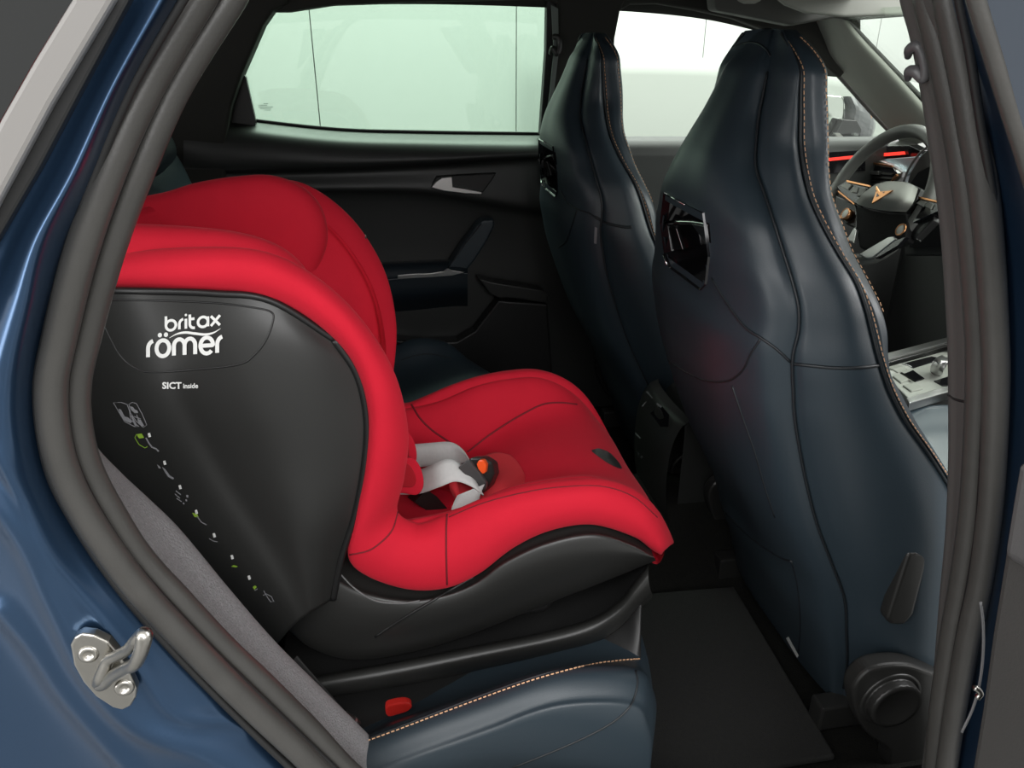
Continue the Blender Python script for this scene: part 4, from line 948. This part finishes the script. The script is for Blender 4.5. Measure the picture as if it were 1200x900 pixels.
def ribbon(pts, w, vs, fs, ends=True):
    n = len(pts); o = len(vs)
    for i, p in enumerate(pts):
        a = pts[max(i-1, 0)]; b = pts[min(i+1, n-1)]
        if n > 3 and pts[0] == pts[-1] or (n > 8 and math.dist(pts[0], pts[-1]) < 1e-6):
            a = pts[(i-1) % (n-1)]; b = pts[(i+1) % (n-1)]
        tx, ty = b[0]-a[0], b[1]-a[1]; l = math.hypot(tx, ty) or 1; nx, ny = -ty/l*w/2, tx/l*w/2
        vs += [(p[0]+nx, p[1]+ny), (p[0]-nx, p[1]-ny)]
    for i in range(n-1): fs.append((o+2*i, o+2*i+1, o+2*i+3, o+2*i+2))
def subdiv(pts, step=.2):
    out = [pts[0]]
    for a, b in zip(pts, pts[1:]):
        k = max(1, int(math.dist(a, b)/step))
        out += [(a[0]+(b[0]-a[0])*j/k, a[1]+(b[1]-a[1])*j/k) for j in range(1, k+1)]
    return out
def word(name, text, x0, y0, xh, slope, weight, trees, m, parent, track=1.0, sx=1.0):
    vs, fs, x = [], [], 0
    for ch in text:
        st, adv = GL[ch]
        for p in st: ribbon([(q[0]*sx+x, q[1]) for q in subdiv(p)], weight if math.dist(p[0], p[-1]) > 1e-6 or len(p) > 12 else .16, vs, fs)
        x += adv*track*sx
    c, sn = math.cos(R(slope)), math.sin(R(slope))
    P = []
    for (u, v) in vs:
        p = drop(x0+xh*(u*c+v*.10*0-(-v)*0)+0*sn, y0-xh*v-xh*u*sn, trees, .0012); P.append(p)
    return mk(name, P, fs, m, parent, smooth=False)
word('lettering', 'britax', 194.5, 387.6, 11.6, 6.0, .27, sht, white_print, cs, 1.0)
word('lettering', 'romer', 173.5, 418.5, 18.6, 3.6, .25, sht, white_print, cs, 1.02, .80)
# swoosh between the two words
S0 = crs([(198.5,396,0),(207,391.5,0),(217,389.6,0),(228,390.8,0),(240,392,0),(250,390,0),(258.5,385,0)], 30)
wv = [.5, 1.6, 2.7, 3.0, 3.0, 2.6, 1.8, .6]
vs, fs = [], []
for i, p in enumerate(S0):
    w = np.interp(i/29, np.linspace(0, 1, 8), wv); vs += [(p[0], p[1]-w/2), (p[0], p[1]+w/2)]
for i in range(29): fs.append((2*i, 2*i+1, 2*i+3, 2*i+2))
mk('swoosh', [drop(x, y, sht, .0012) for x, y in vs], fs, white_print, cs, smooth=False)
def text_on(name, txt, x0, y0, size, slope, trees, m, parent, bold=0, wid=1.0):
    c = bpy.data.curves.new(name, 'FONT'); c.body = txt; c.size = 1.0; c.offset = bold; c.resolution_u = 3
    o = bpy.data.objects.new(name, c); COL.objects.link(o)
    dg = bpy.context.evaluated_depsgraph_get(); dg.update()
    me = bpy.data.meshes.new_from_object(o.evaluated_get(dg)); bpy.data.objects.remove(o)
    P = []
    for v in me.vertices: P.append(drop(x0+size*wid*v.co.x, y0-size*v.co.y-size*wid*v.co.x*math.tan(R(slope)), trees, .0012))
    fs = [tuple(p.vertices) for p in me.polygons if all(P[k] is not None for k in p.vertices)]
    P = [p if p is not None else V(0, 1, .5) for p in P]
    return mk(name, P, fs, m, parent, smooth=False)
text_on('lettering', 'SICT', 190.0, 455.4, 10.6, 0, sht, white_print, cs, .03, 1.06)
text_on('lettering', 'inside', 214.4, 455.0, 8.0, 1, sht, white_print, cs, .02, .96)
# instruction strip down the rear edge of the shell: pictograms in white and green
def mark(name, items, m):
    for it in items:
        if it[0] == 'line': v, f = [], []; ribbon(it[1], it[2], v, f)
        else: v, f = list(it), [tuple(range(len(it)))]
        P = [drop(x, y, sht, .0013) for x, y in v]
        if all(p is not None for p in P): mk(name, P, f, m, cs, smooth=False)
def line(pts, w): return [('line', pts, w)]
box1 = [(133,472),(142,471.5),(149,474),(152,482),(153,492),(163,500),(158,500),(146,494)]
mark('pictogram_frame', line(box1+[box1[0]], .9)+line([(151,474),(155,471.5),(160,473),(167,486),(172,498),(168,501),(160,494),(153,484),(151,474)], .8), grey_print)
mark('pictogram', [[(139,479),(142,480),(146,488),(150,489),(155,494),(153,496),(146,493),(141,487)], [(152,476),(156,477),(158,480),(161,481),(162,484),(158,484),(154,481)],
                   [(153,487),(155,487),(161,499),(158,499)], [(161,491),(165,492),(169,499),(166,500),(162,496)]]+line([(157,488),(165,491)], 1)+line([(160,486),(163,493)], 1), grey_print)
mark('pictogram', [[(160,509),(166,508),(169,513),(163,514)]], green_print)
mark('pictogram_frame', line([(158,513),(163,521),(170,525),(173,523)], .8)+line([(158,513),(160,509)], .8), green_print)
mark('pictogram', line([(171,513),(175,520),(178,524),(183,526),(186,529)], 1.8), grey_print)
mark('pictogram', [[(184,544),(187,546),(189,549),(186,549)], [(190,547),(194,550),(199,557),(204,560),(203,562),(197,559),(193,553)]], grey_print)
dots = [(175,510),(193,542.5),(211,571),(230,600),(251,627.5),(272,653),(292,677)]
mark('pictogram_dot', [[(x-1.9, y-2.2), (x+.8, y-2.8), (x+2.2, y+1.8), (x-.8, y+2.6)] for x, y in dots], white_print)
mark('pictogram', line([(206,575),(212,580)], 1.2)+line([(205,579),(211,584)], 1.2)+line([(207,584),(213,588)], 1.2)+[[(218,580),(220.5,580),(221,583),(218.6,583)], [(217,585),(219,585),(219.5,587.5),(217.6,587.5)], [(214,589),(216,589),(216.4,591),(214.6,591)]], grey_print)
mark('pictogram', [[(225,601),(231,602),(233,606),(228,606)], [(271,664),(274,662),(279,664),(276,665)], [(296,688),(299,686),(301,688),(298,691)]], green_print)
mark('pictogram', line([(231,605),(236,612),(242,615)], 1.2)+line([(245,631),(250,634),(255,635)], 1.0)+line([(298,692),(302,690)], 1)+line([(309,692),(312,698),(317,705),(321,705),(318,699),(312,696),(308,698)], .9), grey_print)
# near seat belt: webbing running behind the shell to its buckle at the bench edge
sb = thing('seat_belt', 'black seat belt webbing ending in a dark buckle beside the copper stitched bench edge', 'seat belt', tuple(at(415, 850, .74)))
strap('webbing', [at(345, 772, .765), at(372, 803, .755), at(404, 840, .745)], .010, mat('black_webbing', (.014, .014, .014), .7, bump=.3, bscale=600), sb, (.6, .2, .7), .0015)
lathe('buckle_sleeve', at(403, 838, .735), at(428, 862, .735)-at(403, 838, .735), [(.004, 0), (.0065, .001), (.0068, .010), (.0078, .011), (.0078, .014), (.0066, .015), (.0066, .019), (.0082, .020), (.0082, .024), (.005, .026)], blk_sat, sb, n=24)
lathe('buckle_collar', at(403, 838, .735), at(428, 862, .735)-at(403, 838, .735), [(.0084, .0150), (.0084, .0185)], satin, sb, n=24)
